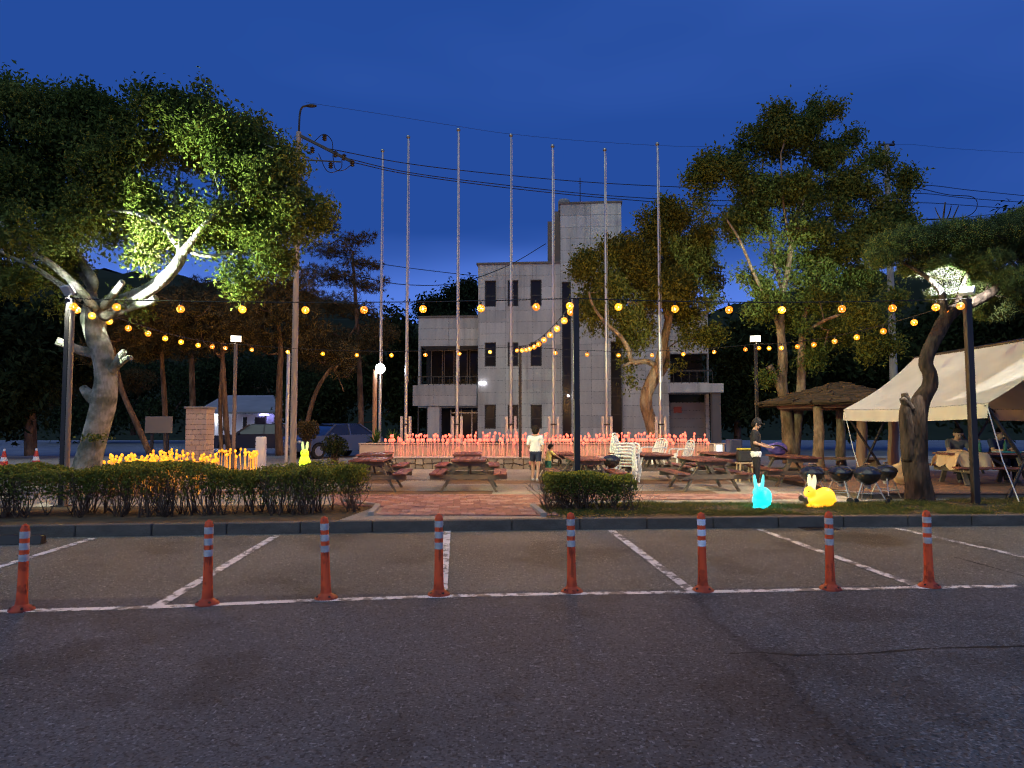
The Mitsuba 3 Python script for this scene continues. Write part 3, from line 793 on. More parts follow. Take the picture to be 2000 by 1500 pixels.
bg_pine('pine with spiky boughs just left of the flagpoles', 33, [(706, 880, 12), (704, 780, 11), (700, 680, 9), (694, 580, 7), (688, 490, 4)],
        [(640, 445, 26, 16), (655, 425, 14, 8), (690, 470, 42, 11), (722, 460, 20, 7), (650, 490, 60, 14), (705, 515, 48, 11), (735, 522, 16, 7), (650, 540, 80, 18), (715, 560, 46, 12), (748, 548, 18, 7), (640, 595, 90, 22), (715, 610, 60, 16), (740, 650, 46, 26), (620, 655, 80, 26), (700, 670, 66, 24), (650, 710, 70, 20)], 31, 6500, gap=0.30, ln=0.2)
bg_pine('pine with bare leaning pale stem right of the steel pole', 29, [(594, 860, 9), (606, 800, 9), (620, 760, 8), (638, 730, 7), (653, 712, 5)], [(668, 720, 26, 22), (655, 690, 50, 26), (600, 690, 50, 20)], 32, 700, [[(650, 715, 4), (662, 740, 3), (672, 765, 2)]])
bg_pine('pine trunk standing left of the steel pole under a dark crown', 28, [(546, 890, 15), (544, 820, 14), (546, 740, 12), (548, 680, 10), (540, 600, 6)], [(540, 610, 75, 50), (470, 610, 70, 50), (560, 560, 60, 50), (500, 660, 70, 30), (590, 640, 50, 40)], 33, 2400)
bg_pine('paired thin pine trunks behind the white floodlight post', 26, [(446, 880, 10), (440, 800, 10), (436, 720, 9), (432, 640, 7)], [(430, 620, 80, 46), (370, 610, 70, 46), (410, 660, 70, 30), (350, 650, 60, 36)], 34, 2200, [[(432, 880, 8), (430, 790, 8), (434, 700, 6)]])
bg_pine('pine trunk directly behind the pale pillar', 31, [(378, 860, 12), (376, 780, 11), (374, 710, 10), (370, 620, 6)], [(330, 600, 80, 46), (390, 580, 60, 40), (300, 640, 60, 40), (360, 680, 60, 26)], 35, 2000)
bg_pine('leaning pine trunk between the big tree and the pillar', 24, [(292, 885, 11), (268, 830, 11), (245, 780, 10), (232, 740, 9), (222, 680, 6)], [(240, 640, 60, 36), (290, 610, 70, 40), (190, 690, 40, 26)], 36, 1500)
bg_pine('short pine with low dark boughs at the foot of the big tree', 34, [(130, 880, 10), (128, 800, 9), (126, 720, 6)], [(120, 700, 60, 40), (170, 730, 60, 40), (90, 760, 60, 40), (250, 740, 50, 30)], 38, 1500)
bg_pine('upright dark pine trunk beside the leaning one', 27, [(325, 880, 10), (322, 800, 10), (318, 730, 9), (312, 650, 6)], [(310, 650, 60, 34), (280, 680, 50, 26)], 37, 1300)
DG = 'dark trees at the edge of the grounds'
for (lab, d, tr, lb, sd, pal) in (
        ('black tree mass behind the left post', 30, [(60, 890, 22), (58, 780, 18), (50, 650, 12)], [(40, 640, 120, 90), (110, 720, 80, 70), (-40, 700, 120, 100), (130, 640, 60, 50), (20, 790, 80, 60)], 41, DARKG),
        ('dark thicket between the big tree and the white house', 58, [(260, 850, 10), (258, 790, 8)], [(190, 790, 110, 80), (300, 770, 110, 80), (400, 750, 90, 60), (120, 800, 90, 70), (470, 730, 90, 50), (250, 720, 110, 60)], 47, DARKG),
        ('dark thicket behind the white house', 66, [(540, 850, 10), (538, 780, 8)], [(520, 760, 110, 60), (600, 760, 90, 80), (430, 740, 80, 50), (560, 700, 90, 50), (660, 720, 90, 70)], 48, DARKG),
        ('dark tree left of the grey building', 46, [(800, 860, 14), (802, 760, 10)], [(780, 700, 60, 70), (765, 640, 40, 40), (800, 790, 40, 60), (640, 790, 90, 60), (720, 740, 60, 60)], 42, DARKG),
        ('dark tree behind the roof of the low wing', 62, [(895, 800, 12), (893, 700, 9)], [(890, 590, 36, 26), (855, 605, 40, 22), (915, 575, 22, 22), (880, 630, 50, 30)], 43, DARKG),
        ('dark tree behind the floodlit post at right', 40, [(1440, 860, 14), (1440, 760, 10)], [(1440, 700, 70, 60), (1490, 660, 60, 50), (1450, 790, 70, 60), (1520, 760, 70, 60)], 44, DARKG),
        ('dark tree behind the thatched hut', 42, [(1640, 860, 14), (1640, 740, 10)], [(1620, 690, 90, 70), (1700, 720, 80, 70), (1590, 780, 60, 50), (1760, 690, 80, 80), (1680, 800, 90, 50)], 45, DARKG),
        ('dark tree rising above the tent', 38, [(1900, 860, 16), (1900, 700, 12)], [(1880, 640, 90, 70), (1960, 640, 90, 90), (2040, 600, 90, 110), (1820, 700, 60, 60), (1990, 450, 40, 50), (1900, 780, 120, 50), (2010, 780, 90, 50)], 46, DARKG)):
    broadleaf('dark_tree', lab, d, [tr], [L3(*q[:3], d, *q[3:]) for q in lb], 60, 16000, 0.36, pal, 'bark_pine', sd, DG, gap=0.38, freq=0.5, cluster=9, spread=0.4, tip=0.016)


# ------------------------------------------------------------------ hedges
def hedge(name, label, front, depth, h, seed, stems, n, leaf=0.046, bare=0.5, pal=((0.060, 0.090, 0.020), (0.24, 0.27, 0.06))):
    """A clipped hedge along a front polyline (xy): leaves thick on top, bare stems below."""
    rng = np.random.default_rng(seed)
    t = thing(name, label, 'hedge')
    front = np.asarray(front, float)
    seg = np.linalg.norm(np.diff(front, axis=0), axis=1)
    cum = np.concatenate([[0], np.cumsum(seg)])
    Ltot = cum[-1]

    def at(s, v):
        x = np.interp(s, cum, front[:, 0]); y = np.interp(s, cum, front[:, 1])
        return np.stack([x, y + v], -1)
    n2 = int(n * 1.8)
    s = rng.uniform(0, Ltot, n2)
    v = rng.uniform(0, depth, n2)
    top = h * (0.92 + 0.24 * (meshkit.fbm(np.stack([s * 1.6, v * 2, s * 0], -1), 3, seed) - 0.5) * 2)
    z = top * (1 - rng.uniform(0, 1, n2) ** 1.7 * (1 - bare * 0.55))
    shell = np.minimum(np.minimum(v, depth - v) / 0.14, (top - z) / 0.12)
    dens = meshkit.fbm(np.stack([s * 4.5, v * 4.5, z * 4.5], -1), 3, seed + 1)
    low = np.clip((z / top - bare * 0.6) / 0.35, 0, 1)
    keep = (rng.uniform(0, 1, n2) < np.clip(1.25 - 0.5 * shell, 0.25, 1) * np.clip((dens - 0.40) * 7 + 0.45, 0, 1) * (0.12 + 0.88 * low))
    s, v, z = s[keep][:n], v[keep][:n], z[keep][:n]
    c = np.column_stack([at(s, v), PZ + z])
    c[:, :2] += rng.normal(size=(len(c), 2)) * 0.02
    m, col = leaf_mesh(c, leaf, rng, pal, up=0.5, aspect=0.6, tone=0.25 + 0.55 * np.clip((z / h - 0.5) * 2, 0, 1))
    part(t, 'foliage', m, 'leaf', color=col)
    ms = []
    for i in range(stems):
        s0, v0 = rng.uniform(0, Ltot), rng.uniform(0.06, depth - 0.06)
        b = np.append(at(s0, v0), PZ - 0.02)
        for _ in range(rng.integers(3, 6)):
            e = b + np.array([rng.normal() * 0.15, rng.normal() * 0.12, h * rng.uniform(0.6, 0.95)])
            k = (b + e) / 2 + np.array([rng.normal() * 0.05, rng.normal() * 0.05, -0.03])
            ms.append(tube(smooth_path([b, k, e], 3), np.linspace(0.0085, 0.003, 7), 4, caps=False))
            for _ in range(3):
                w = rng.uniform(0.35, 0.9)
                q = b + (e - b) * w
                ms.append(tube([q, q + rng.normal(size=3) * 0.05 + np.array([0, 0, 0.04]), q + rng.normal(size=3) * 0.08 + np.array([0, 0, 0.1])], [0.0045, 0.003, 0.002], 3, caps=False))
    part(t, 'stems', cat(ms), 'bark_pine', True)
    return t


ha = [G(-330, 1035, PZ)[:2], G(0, 1014, PZ)[:2], G(300, 1012, PZ)[:2], G(600, 1008, PZ)[:2], G(700, 1003, PZ)[:2]]
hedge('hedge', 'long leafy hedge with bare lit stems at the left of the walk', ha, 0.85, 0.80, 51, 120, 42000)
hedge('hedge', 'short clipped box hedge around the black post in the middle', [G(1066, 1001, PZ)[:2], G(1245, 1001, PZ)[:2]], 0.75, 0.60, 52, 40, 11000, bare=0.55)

# ------------------------------------------------------------------ soil under the hedge, grass verge
def ground_strip(name, poly, z, bsdf, label):
    struct(name, sheet(poly, z), bsdf, label=label)


ky = lambda px, dy: (lambda q: (q[0], kerb_y(q[0]) + 0.16 + dy))(G(px, 1010, PZ))
gl = [ky(x, 0) for x in (-330, 0, 200, 400, 560, 672)]
ground_strip('hedge_soil', gl + [tuple(G(738, 988, PZ)[:2]), tuple(G(690, 975, PZ)[:2]), (-2.8, 12.6), (-12, 12.0)], PZ + 0.003, 'soil', 'dark litter covered soil under the hedge')
gr = [ky(x, 0) for x in (1068, 1300, 1500, 1700, 1900, 2150)]
verge = gr + [(12, 13.4), tuple(G(1980, 975, PZ)[:2]), tuple(G(1800, 978, PZ)[:2]), tuple(G(1600, 985, PZ)[:2]), tuple(G(1250, 982, PZ)[:2]), tuple(G(1050, 990, PZ)[:2])]
VERGE = sg.Polygon(verge)
ground_strip('verge', verge, PZ + 0.005, 'soil', 'earth of the grass verge behind the kerb')
rng = np.random.default_rng(61)
b0 = np.array(VERGE.bounds)
q = rng.uniform(0, 1, (90000, 2)) * (b0[2:] - b0[:2]) + b0[:2]
q = q[shapely.contains_xy(VERGE.buffer(-0.02), q[:, 0], q[:, 1])]
den = meshkit.fbm(np.column_stack([q * 2.2, q[:, 0] * 0]), 3, 4)
q = q[rng.uniform(0, 1, len(q)) < np.clip((den - 0.33) * 5, 0.06, 1)][:42000]
n = len(q)
hgt = rng.uniform(0.025, 0.075, n) * (0.5 + meshkit.fbm(np.column_stack([q * 1.3, q[:, 0] * 0]), 3, 6))
a = rng.uniform(0, 2 * np.pi, n)
w = np.stack([np.cos(a), np.sin(a), a * 0], -1) * 0.0045
lean = np.column_stack([rng.normal(size=(n, 2)) * 0.03, hgt])
base = np.column_stack([q, np.full(n, PZ + 0.004)])
v = np.stack([base - w, base + w, base + lean], 1).reshape(-1, 3)
tone = np.clip(meshkit.fbm(np.column_stack([q * 1.7, q[:, 0] * 0]), 3, 9) + rng.normal(size=n) * 0.2, 0, 1)[:, None]
col = np.array((0.055, 0.085, 0.018)) * (1 - tone) + np.array((0.19, 0.17, 0.07)) * tone
key = struct('grass', trimesh.Trimesh(v, np.arange(3 * n).reshape(-1, 3), process=False), 'blade', color=np.repeat(col, 3, 0))
labels[key] = {'label': 'thin grass on the verge behind the kerb', 'kind': 'stuff'}
# ------------------------------------------------------------------ bollards
mat('bollard_orange', proc(lambda p, n, uv: mix((0.72, 0.075, 0.02), (0.86, 0.13, 0.035), fbm(p.x * 9, p.y * 9, p.z * 5, 3)) * (1 - 0.38 * smoothstep(0.56, 0.72, fbm(p.x * 16, p.y * 16, p.z * 11, 4))) * (1 - 0.5 * smoothstep(0.16, 0.0, p.z + 0.1 * (noise(p.x * 30, p.y * 30, p.z * 12) - 0.5))) * (1 - 0.5 * smoothstep(0.60, 0.72, fbm(p.x * 40, p.y * 40, p.z * 5 + 3, 3)))), 0.5, spec=0.4)
mat('reflective_band', proc(lambda p, n, uv: mi.Color3f(0.58, 0.56, 0.55) * (0.55 + 0.7 * fbm(p.x * 26, p.y * 26, p.z * 26, 4))), 0.45, metal=0.2)
mat('bright_band', proc(lambda p, n, uv: mi.Color3f(0.82, 0.85, 0.95) * (0.85 + 0.2 * fbm(p.x * 30, p.y * 30, p.z * 30, 3))), 0.3)  # same bands as the others, with returned light painted in as a paler colour
BOLL = [(42, 1192, 1024), (405, 1180, 1016), (637, 1169, 1009), (857, 1162, 1004), (1117, 1156, 1001), (1373, 1154, 1001), (1622, 1151, 999), (1815, 1146, 997)]
BLAB = ['at the far left, beside the wheel stop', 'second from the left, in front of the long hedge', 'third from the left, in front of the hedge end', 'fourth from the left, at the upright bay line', 'fifth from the left, in front of the short hedge', 'with returned light painted into its bands, at the doubled bay line',
        'second from the right, below the yellow rabbit', 'at the far right, below the crooked pine']
BTILT = [(0.005, 0), (-0.004, 0.0), (-0.035, 0.01), (-0.004, 0), (-0.012, 0), (-0.01, 0), (0, 0), (-0.006, 0)]
rng = np.random.default_rng(71)
for i, (px, py, ptop) in enumerate(BOLL):
    c = G(px, py)
    h = float(P(px, ptop, c[1])[2])
    k = h / 0.745
    t = thing('bollard', 'orange flexible bollard ' + BLAB[i], 'bollard', 'orange bollards along the parking line')
    R = trimesh.transformations.rotation_matrix(BTILT[i][0], (0, 1, 0)) @ trimesh.transformations.rotation_matrix(BTILT[i][1], (1, 0, 0))

    def put(name, m, bs, sm=30, lab=None):
        m = m.copy()
        m.apply_scale(k)
        m.apply_transform(R)
        m.apply_translation(c)
        part(t, name, m, bs, sm, lab)
    put('base', lathe([(0.0, 0.0), (0.105, 0.0), (0.103, 0.012), (0.085, 0.028), (0.062, 0.042), (0.052, 0.055), (0, 0.055)], 28), 'bollard_orange')
    for b in range(4):
        a = b * math.pi / 2 + 0.6
        put('bolt', moved(lathe([(0, 0), (0.011, 0), (0.011, 0.012), (0, 0.016)], 8), (0.082 * math.cos(a), 0.082 * math.sin(a), 0.024)), 'black_steel')
    put('post', lathe([(0, 0.05), (0.05, 0.05), (0.045, 0.10), (0.0405, 0.25), (0.0385, 0.43), (0.0385, 0.70), (0.034, 0.715), (0.030, 0.735), (0.014, 0.738), (0.014, 0.748), (0, 0.75)], 28), 'bollard_orange')
    for z in (0.425, 0.525, 0.625):
        put('band', lathe([(0.0388, z), (0.0402, z + 0.002), (0.0402, z + 0.058), (0.0388, z + 0.06)], 28), 'bright_band' if i == 5 else 'reflective_band', True, 'bright white reflective band' if i == 5 and z == 0.625 else None)
# wheel stop at the far left
a, b = G(-40, 1062), G(74, 1065)
w = solo('wheel_stop', 'low black rubber wheel stop at the far left kerb', 'wheel stop', moved(trimesh.convex.convex_hull(np.array([(x, y, z) for x in (-1.0, 0.86) for y, z in ((-0.075, 0), (0.075, 0), (-0.05, 0.11), (0.05, 0.11))] + [(0.88, y, z) for y, z in ((-0.07, 0), (0.07, 0), (-0.045, 0.1), (0.045, 0.1))])), (float(b[0]) - 0.88, float(b[1]) + 0.05, 0.005), 0.07), 'black_steel', 30)
gq = G(1590, 1030)
gt = thing('drain_grate', 'small iron drain grate in the asphalt against the kerb', 'drain')
part(gt, 'frame', moved(cat([bx(-0.25, 0.25, -0.15, -0.12, 0.001, 0.012), bx(-0.25, 0.25, 0.12, 0.15, 0.001, 0.012), bx(-0.25, -0.22, -0.12, 0.12, 0.001, 0.0115), bx(0.22, 0.25, -0.12, 0.12, 0.001, 0.0115)]), (gq[0], kerb_y(gq[0]) - 0.17, 0), 0.07), 'black_steel')
for i in range(10):
    part(gt, 'bar', moved(bx(-0.20 + i * 0.043, -0.185 + i * 0.043, -0.12, 0.12, 0.001, 0.010), (gq[0], kerb_y(gq[0]) - 0.17, 0), 0.07), 'black_steel')

# ------------------------------------------------------------------ lamp posts and festoon strings
mat('flood_housing', (0.5, 0.5, 0.48), 0.4)
D1, D2 = 12.3, 23.1
POST = {'f1': (134, 584, 127, D1), 'f2': (1117, 584, 1127, D1), 'f3': (1874, 584, 1899, 12.6), 'b1': (458, 672, 458, D2), 'b2': (1014, 676, 1016, D2), 'b3': (1475, 672, 1478, D2)}
PLAB = {'f1': 'black post with brown pipe and white floodlight in front of the pale trunk', 'f2': 'black steel pole standing in the short box hedge', 'f3': 'dark steel pole with bright floodlight beside the crooked pine',
        'b1': 'pole with white flood lamp beside the yellow lights', 'b2': 'slim black pole before the stone wall in the middle', 'b3': 'pole with white flood lamp behind the person in black'}
TOP = {}
for k, (px, py, bxp, d) in POST.items():
    top = P(px, py, d)
    foot = np.array([(bxp - 1000) * d / FPX, d, PZ - 0.05])
    top[0] = foot[0] + (0.0 if k[0] == 'b' else (top[0] - foot[0]) * 0.15)
    TOP[k] = top
    t = thing('lamp_post', PLAB[k], 'lamp post', 'poles carrying the string lights')
    r = {'f1': 0.042, 'f2': 0.052, 'f3': 0.055}.get(k, 0.048)
    m = cbx(-r, r, -r, r, 0, top[2] - foot[2], 0.008)
    v = np.array(m.vertices)
    v[:, :2] += (top - foot)[:2] * (v[:, 2:3] / (top[2] - foot[2]))
    m = trimesh.Trimesh(v + foot, m.faces, process=False)
    part(t, 'pole', m, 'brown_steel' if k == 'b1' else 'black_steel')
    if k == 'f1':
        part(t, 'conduit', tube([foot + (r + 0.045, -0.03, 0.05), top + (r + 0.045, -0.03, -0.02)], 0.042, 10), 'brown_steel', True)
    part(t, 'base_plate', moved(cbx(-0.12, 0.12, -0.12, 0.12, 0, 0.02, 0.004), (foot[0], foot[1], PZ)), 'black_steel')
    part(t, 'hook', tube([top + (0, 0, -0.02), top + (0, -0.06, 0.03), top + (0, -0.1, 0.0)], 0.008, 6), 'steel')
    if k in ('f1', 'f3', 'b1', 'b3'):
        # flood head: a shallow housing whose lens gives the light
        aim = {'f1': P(390, 430, 14.6) - top, 'f3': np.array([-0.5, -0.5, 0.72]), 'b1': np.array([0.25, -0.8, -0.25]), 'b3': np.array([-0.15, -0.8, -0.25])}[k]
        aim = aim / np.linalg.norm(aim)
        s = np.cross(aim, (0, 0, 1.0)); s /= np.linalg.norm(s)
        u = np.cross(s, aim)
        M = np.eye(4); M[:3, 0], M[:3, 1], M[:3, 2] = s, u, aim
        M[:3, 3] = top + (0, 0, 0.17)
        hw, hh = {'f1': (0.12, 0.09), 'f3': (0.12, 0.09), 'b1': (0.17, 0.11), 'b3': (0.17, 0.11)}[k]
        hs = cbx(-hw, hw, -hh, hh, -0.07, 0, 0.01); hs.apply_transform(M)
        ln = bx(-hw + 0.015, hw - 0.015, -hh + 0.012, hh - 0.012, 0.001, 0.006); ln.apply_transform(M)
        h = part(t, 'flood_lamp', hs, 'flood_housing')
        part(t, 'lamp_bracket', tube([top, top + (0, 0, 0.09), top + (0, 0, 0.17) - aim * 0.05], 0.012, 6), 'black_steel')
        part(h, 'lens', ln, 'glow_body', emitter={'f1': area(130, 150, 125, 12), 'f3': area(22, 33, 25, 4), 'b1': area(5, 4.3, 3.0, 1), 'b3': area(5, 4.3, 3.0, 1)}[k])
        beams = {'f1': [(P(600, 425, 13.4), 52, (330, 420, 235)), (P(194, 770, 13.5), 48, (42, 46, 37))], 'f3': [(P(1650, 590, 19), 30, (420, 520, 410)), (np.array([10.2, 15.8, 2.4]), 33, (24, 24, 23)), (np.array([4.5, 15.5, 0]), 38, (90, 86, 74))]}.get(k, [])
        for i, (tg, cut, inten) in enumerate(beams):                 # the lamp's own beams
            o = top + (0, 0, 0.19) + (aim * 0.05 if i == 0 else np.array([0.02, -0.1, 0.14 if k == 'f3' else -0.12]))
            scene[f'beam_{k}_{i}'] = {'type': 'spot', 'sampling_weight': 22.0, 'intensity': rgb(*inten), 'cutoff_angle': cut, 'beam_width': cut * 0.6, 'to_world': T().look_at(origin=o.tolist(), target=np.asarray(tg, float).tolist(), up=[0, 0, 1])}
f3 = TOP['f3']
scene['amber_glass'] = {'type': 'mask', 'opacity': 0.7, 'nested': {'type': 'twosided', 'nested': {'type': 'diffuse', 'reflectance': rgb(0.5, 0.22, 0.04)}}}
BULB_P = [ply(moved(trimesh.creation.icosphere(2, 0.066), (0, 0, -0.12)), 'amber_glass', True, emitter=area(1.75 * q, 0.42 * q * q, 0.012, 0.0)) for q in (0.8, 1.0, 1.25)]
FIL_P = [ply(moved(trimesh.creation.icosphere(1, 0.0095), (0, 0, -0.12)), 'glow_body', True, emitter=area(62000 * q, 30000 * q, 5000 * q, 1.0)) for q in (0.75, 1.0, 1.3)]
SOCK_P = ply(lathe([(0, -0.062), (0.02, -0.062), (0.02, -0.012), (0.008, 0.0), (0, 0.002)], 10), 'cable_black', 30)


def string(label, a, b, sag, n, first=0.5, jit=0.05, pts=None):
    t = thing('string_light', label, 'string lights', 'festoon lights between the poles')
    a, b = np.asarray(a), np.asarray(b)
    s = np.linspace(0, 1, 40)
    c = a[None] + (b - a)[None] * s[:, None]
    c[:, 2] -= 4 * sag * s * (1 - s)
    part(t, 'cable', tube(c, 0.009, 5), 'cable_black', True)
    rg = np.random.default_rng(int(abs(a[0] * 100)) + n)
    pos = pts if pts is not None else [(i + first) / (n - 1 + 2 * first) for i in range(n)]
    for q in pos:
        p = a + (b - a) * q
        p = p + np.array([0, 0, -4 * sag * q * (1 - q) - 0.008 + rg.uniform(-0.012, 0.004)])
        W = T().translate(p.tolist()).rotate([0, 1, 0], rg.normal() * 4).rotate([1, 0, 0], rg.normal() * 4)
        vi = rg.integers(3)
        k = part(t, 'bulb', BULB_P[vi], None, to_world=W)
        part(k, 'filament', FIL_P[vi], None, to_world=W)
        part(k, 'socket', SOCK_P, None, to_world=W)


up = np.array([0, -0.06, 0.0])
fx = lambda px, a, b: (px - a) / (b - a)
string('front string of lamps from the floodlit tree to the black middle pole', TOP['f1'] + up, TOP['f2'] + up, 0.07, 9, pts=[fx(x, 136, 1122) for x in (148, 232, 357, 478, 597, 712, 827, 937, 1045, 1110)])
string('front string of lamps from the black middle pole to the crooked pine', TOP['f2'] + up, TOP['f3'] + up, 0.07, 7, pts=[fx(x, 1122, 1894) for x in (1204, 1312, 1417, 1521, 1640, 1742, 1826, 1876)])
string('rear string of lamps from the yellow lights to the slim middle pole', TOP['b1'], TOP['b2'], 0.20, 9, pts=[fx(x, 458, 1016) for x in (490, 560, 628, 696, 764, 830, 897, 958, 1010)])
string('rear string of lamps in front of the right half of the building', TOP['b2'], TOP['b3'], 0.20, 7, pts=[fx(x, 1016, 1478) for x in (1085, 1148, 1210, 1275, 1336, 1396, 1457)])
string('sagging side string of lamps running back at the left', TOP['f1'] + up, TOP['b1'], 0.19, 10, pts=[0.035, 0.085, 0.15, 0.235, 0.33, 0.43, 0.535, 0.65, 0.77, 0.89])
string('sagging side string of lamps running back in the middle', TOP['f2'] + up, TOP['b2'], 0.22, 10, pts=[0.05, 0.13, 0.22, 0.315, 0.41, 0.51, 0.615, 0.72, 0.83, 0.94])
string('side string of lamps through the foliage at the right', TOP['f3'] + up, TOP['b3'], 0.22, 10, pts=[0.06, 0.16, 0.27, 0.38, 0.48, 0.59, 0.69, 0.8, 0.89, 0.97])

# ------------------------------------------------------------------ glowing rabbits
def rabbit(label, loc, s, rz, glow, base, earglow, pose=0):
    """A moulded lamp: body, haunch, head, two upright ears and a tail in one skin."""
    def S(c, r, sc=(1, 1, 1)):
        return Manifold.sphere(1.0, 28).scale([r * q for q in sc]).translate(list(c))
    H = lambda *q: Manifold.batch_hull(list(q))
    if pose == 0:                                                    # crouching, nose to -x
        m = H(S((0.10, 0, 0.15), 0.15, (1.1, 0.85, 1)), S((-0.06, 0, 0.12), 0.11), S((0.10, 0, 0.06), 0.11, (1.2, 1, .5)))
        m += H(S((-0.15, 0, 0.235), 0.088, (1.05, 0.9, 1)), S((-0.195, 0, 0.215), 0.055)) + H(S((-0.13, 0, 0.2), 0.07), S((-0.04, 0, 0.13), 0.09))
        m += H(S((-0.14, 0.06, 0.02), 0.03), S((-0.02, 0.06, 0.03), 0.04)) + H(S((-0.14, -0.06, 0.02), 0.03), S((-0.02, -0.06, 0.03), 0.04))
        ears = [H(S((-0.12, y * 0.035, 0.27), 0.028), S((-0.115, y * 0.055, 0.40), 0.038, (1, .6, 1)), S((-0.115, y * 0.062, 0.47), 0.024, (1, .6, 1))) for y in (-1, 1)]
        m += S((0.265, 0, 0.10), 0.035)
    else:                                                            # sitting up, facing -y
        m = H(S((0, 0.02, 0.11), 0.135, (1, .9, .9)), S((0, 0.0, 0.25), 0.085)) + H(S((0, -0.02, 0.33), 0.092, (1.05, .95, .95)), S((0, -0.07, 0.305), 0.05))
        for x in (-1, 1):
            m += H(S((x * 0.07, -0.10, 0.025), 0.035), S((x * 0.07, -0.03, 0.03), 0.045)) + H(S((x * 0.07, -0.06, 0.22), 0.03), S((x * 0.05, -0.105, 0.15), 0.028))
        m += S((0, 0.15, 0.07), 0.035)
        ears = [H(S((x * 0.04, 0.0, 0.39), 0.026), S((x * 0.052, 0.0, 0.50), 0.034, (1, .6, 1)), S((x * 0.056, 0.005, 0.57), 0.022, (1, .6, 1))) for x in (-1, 1)]
    m = m.refine_to_length(0.02).to_mesh()
    tm = trimesh.Trimesh(m.vert_properties[:, :3], m.tri_verts)
    trimesh.smoothing.filter_taubin(tm, iterations=8)
    t = thing('rabbit_lamp', label, 'rabbit lamp', 'glowing rabbit lamps')
    for e in ears:                                                   # the ears are paler, farther from the bulb inside
        em = e.refine_to_length(0.015).to_mesh()
        em = trimesh.Trimesh(em.vert_properties[:, :3], em.tri_verts)
        trimesh.smoothing.filter_taubin(em, iterations=6)
        part(t, 'ear', moved(em, loc, rz, s), base, True, 'pale glowing ear' if e is ears[0] else None, emitter=area(*earglow, 0.2))
    part(t, 'body', moved(tm, loc, rz, s), base, True, emitter=area(*glow, 3.0))
    for y in (-1, 1):
        e = trimesh.creation.icosphere(2, 0.0105)
        e.apply_translation((-0.212, y * 0.052, 0.25) if pose == 0 else (y * 0.045, -0.098, 0.345))
        part(t, 'eye', moved(e, loc, rz, s), 'cable_black', True)


mat('lamp_cyan', (0.05, 0.6, 0.65), 0.4); mat('lamp_yellow', (0.8, 0.55, 0.08), 0.4); mat('lamp_lime', (0.6, 0.75, 0.1), 0.4)
q = G(1487, 992, PZ)
rabbit('cyan glowing rabbit lamp on the grass verge', (q[0], q[1] - 0.0, PZ), 1.14, math.radians(58), (0.012, 3.4, 3.8), 'lamp_cyan', (0.15, 0.75, 1.0))
q = G(1600, 991, PZ)
rabbit('yellow glowing rabbit lamp on the grass verge in front of the grills', (q[0], q[1], PZ), 1.12, math.radians(14), (2.0, 0.68, 0.012), 'lamp_yellow', (0.75, 0.82, 0.62))
q = P(595, 905, 13.6)
rabbit('lime green glowing rabbit lamp peeping over the long hedge', (q[0], 13.6, 0.74), 0.82, 0.15, (0.95, 1.5, 0.02), 'lamp_lime', (0.6, 0.8, 0.35), 1)
solo('pedestal', 'low grey plinth under the lime rabbit lamp, hidden by the hedge', 'pedestal', cbx(q[0] - 0.2, q[0] + 0.2, 13.4, 13.8, PZ, 0.735, 0.02), 'concrete')

# ------------------------------------------------------------------ tulip lights
mat('stem_pink', (0.5, 0.4, 0.36), 0.5); mat('stem_yellow', (0.5, 0.42, 0.25), 0.5); mat('stem_pale', (0.5, 0.45, 0.42), 0.5)
mat('tulip_pink', (0.7, 0.2, 0.15), 0.5); mat('tulip_yellow', (0.8, 0.5, 0.08), 0.5)
def tulip_head():
    m = lathe([(0, 0), (0.020, 0.004), (0.036, 0.022), (0.040, 0.045), (0.034, 0.07), (0.024, 0.088), (0.012, 0.094), (0, 0.09)], 8)
    return m
HEAD_P = ply(moved(tulip_head(), (0, 0, 0), 0, 1.15), 'tulip_pink', True, emitter=area(2.5, 0.29, 0.18, 0.08))
HEAD_Y = ply(moved(tulip_head(), (0, 0, 0), 0, 0.82), 'tulip_yellow', True, emitter=area(2.0, 0.54, 0.008, 0.08))
STEM = {}
def stem(h, b):
    k = (round(h, 1), b)
    if k not in STEM:
        glow = {'stem_pink': area(1.1, 0.13, 0.08, 0.0), 'stem_yellow': area(0.85, 0.235, 0.004, 0.0)}[b]
        STEM[k] = ply(cat([tube([(0, 0, 0), (0.004, 0, k[0] * 0.5), (0, 0, k[0])], 0.0075, 5, caps=False), *( [trimesh.Trimesh([(0, 0, .02), (0.03, 0.012, k[0] * .35), (0.05, 0, k[0] * .55), (0.022, -0.012, k[0] * .33)], [(0, 1, 2), (0, 2, 3)], process=False)] if k[0] > 0.25 else [])]), b, True, emitter=glow)
    return STEM[k]


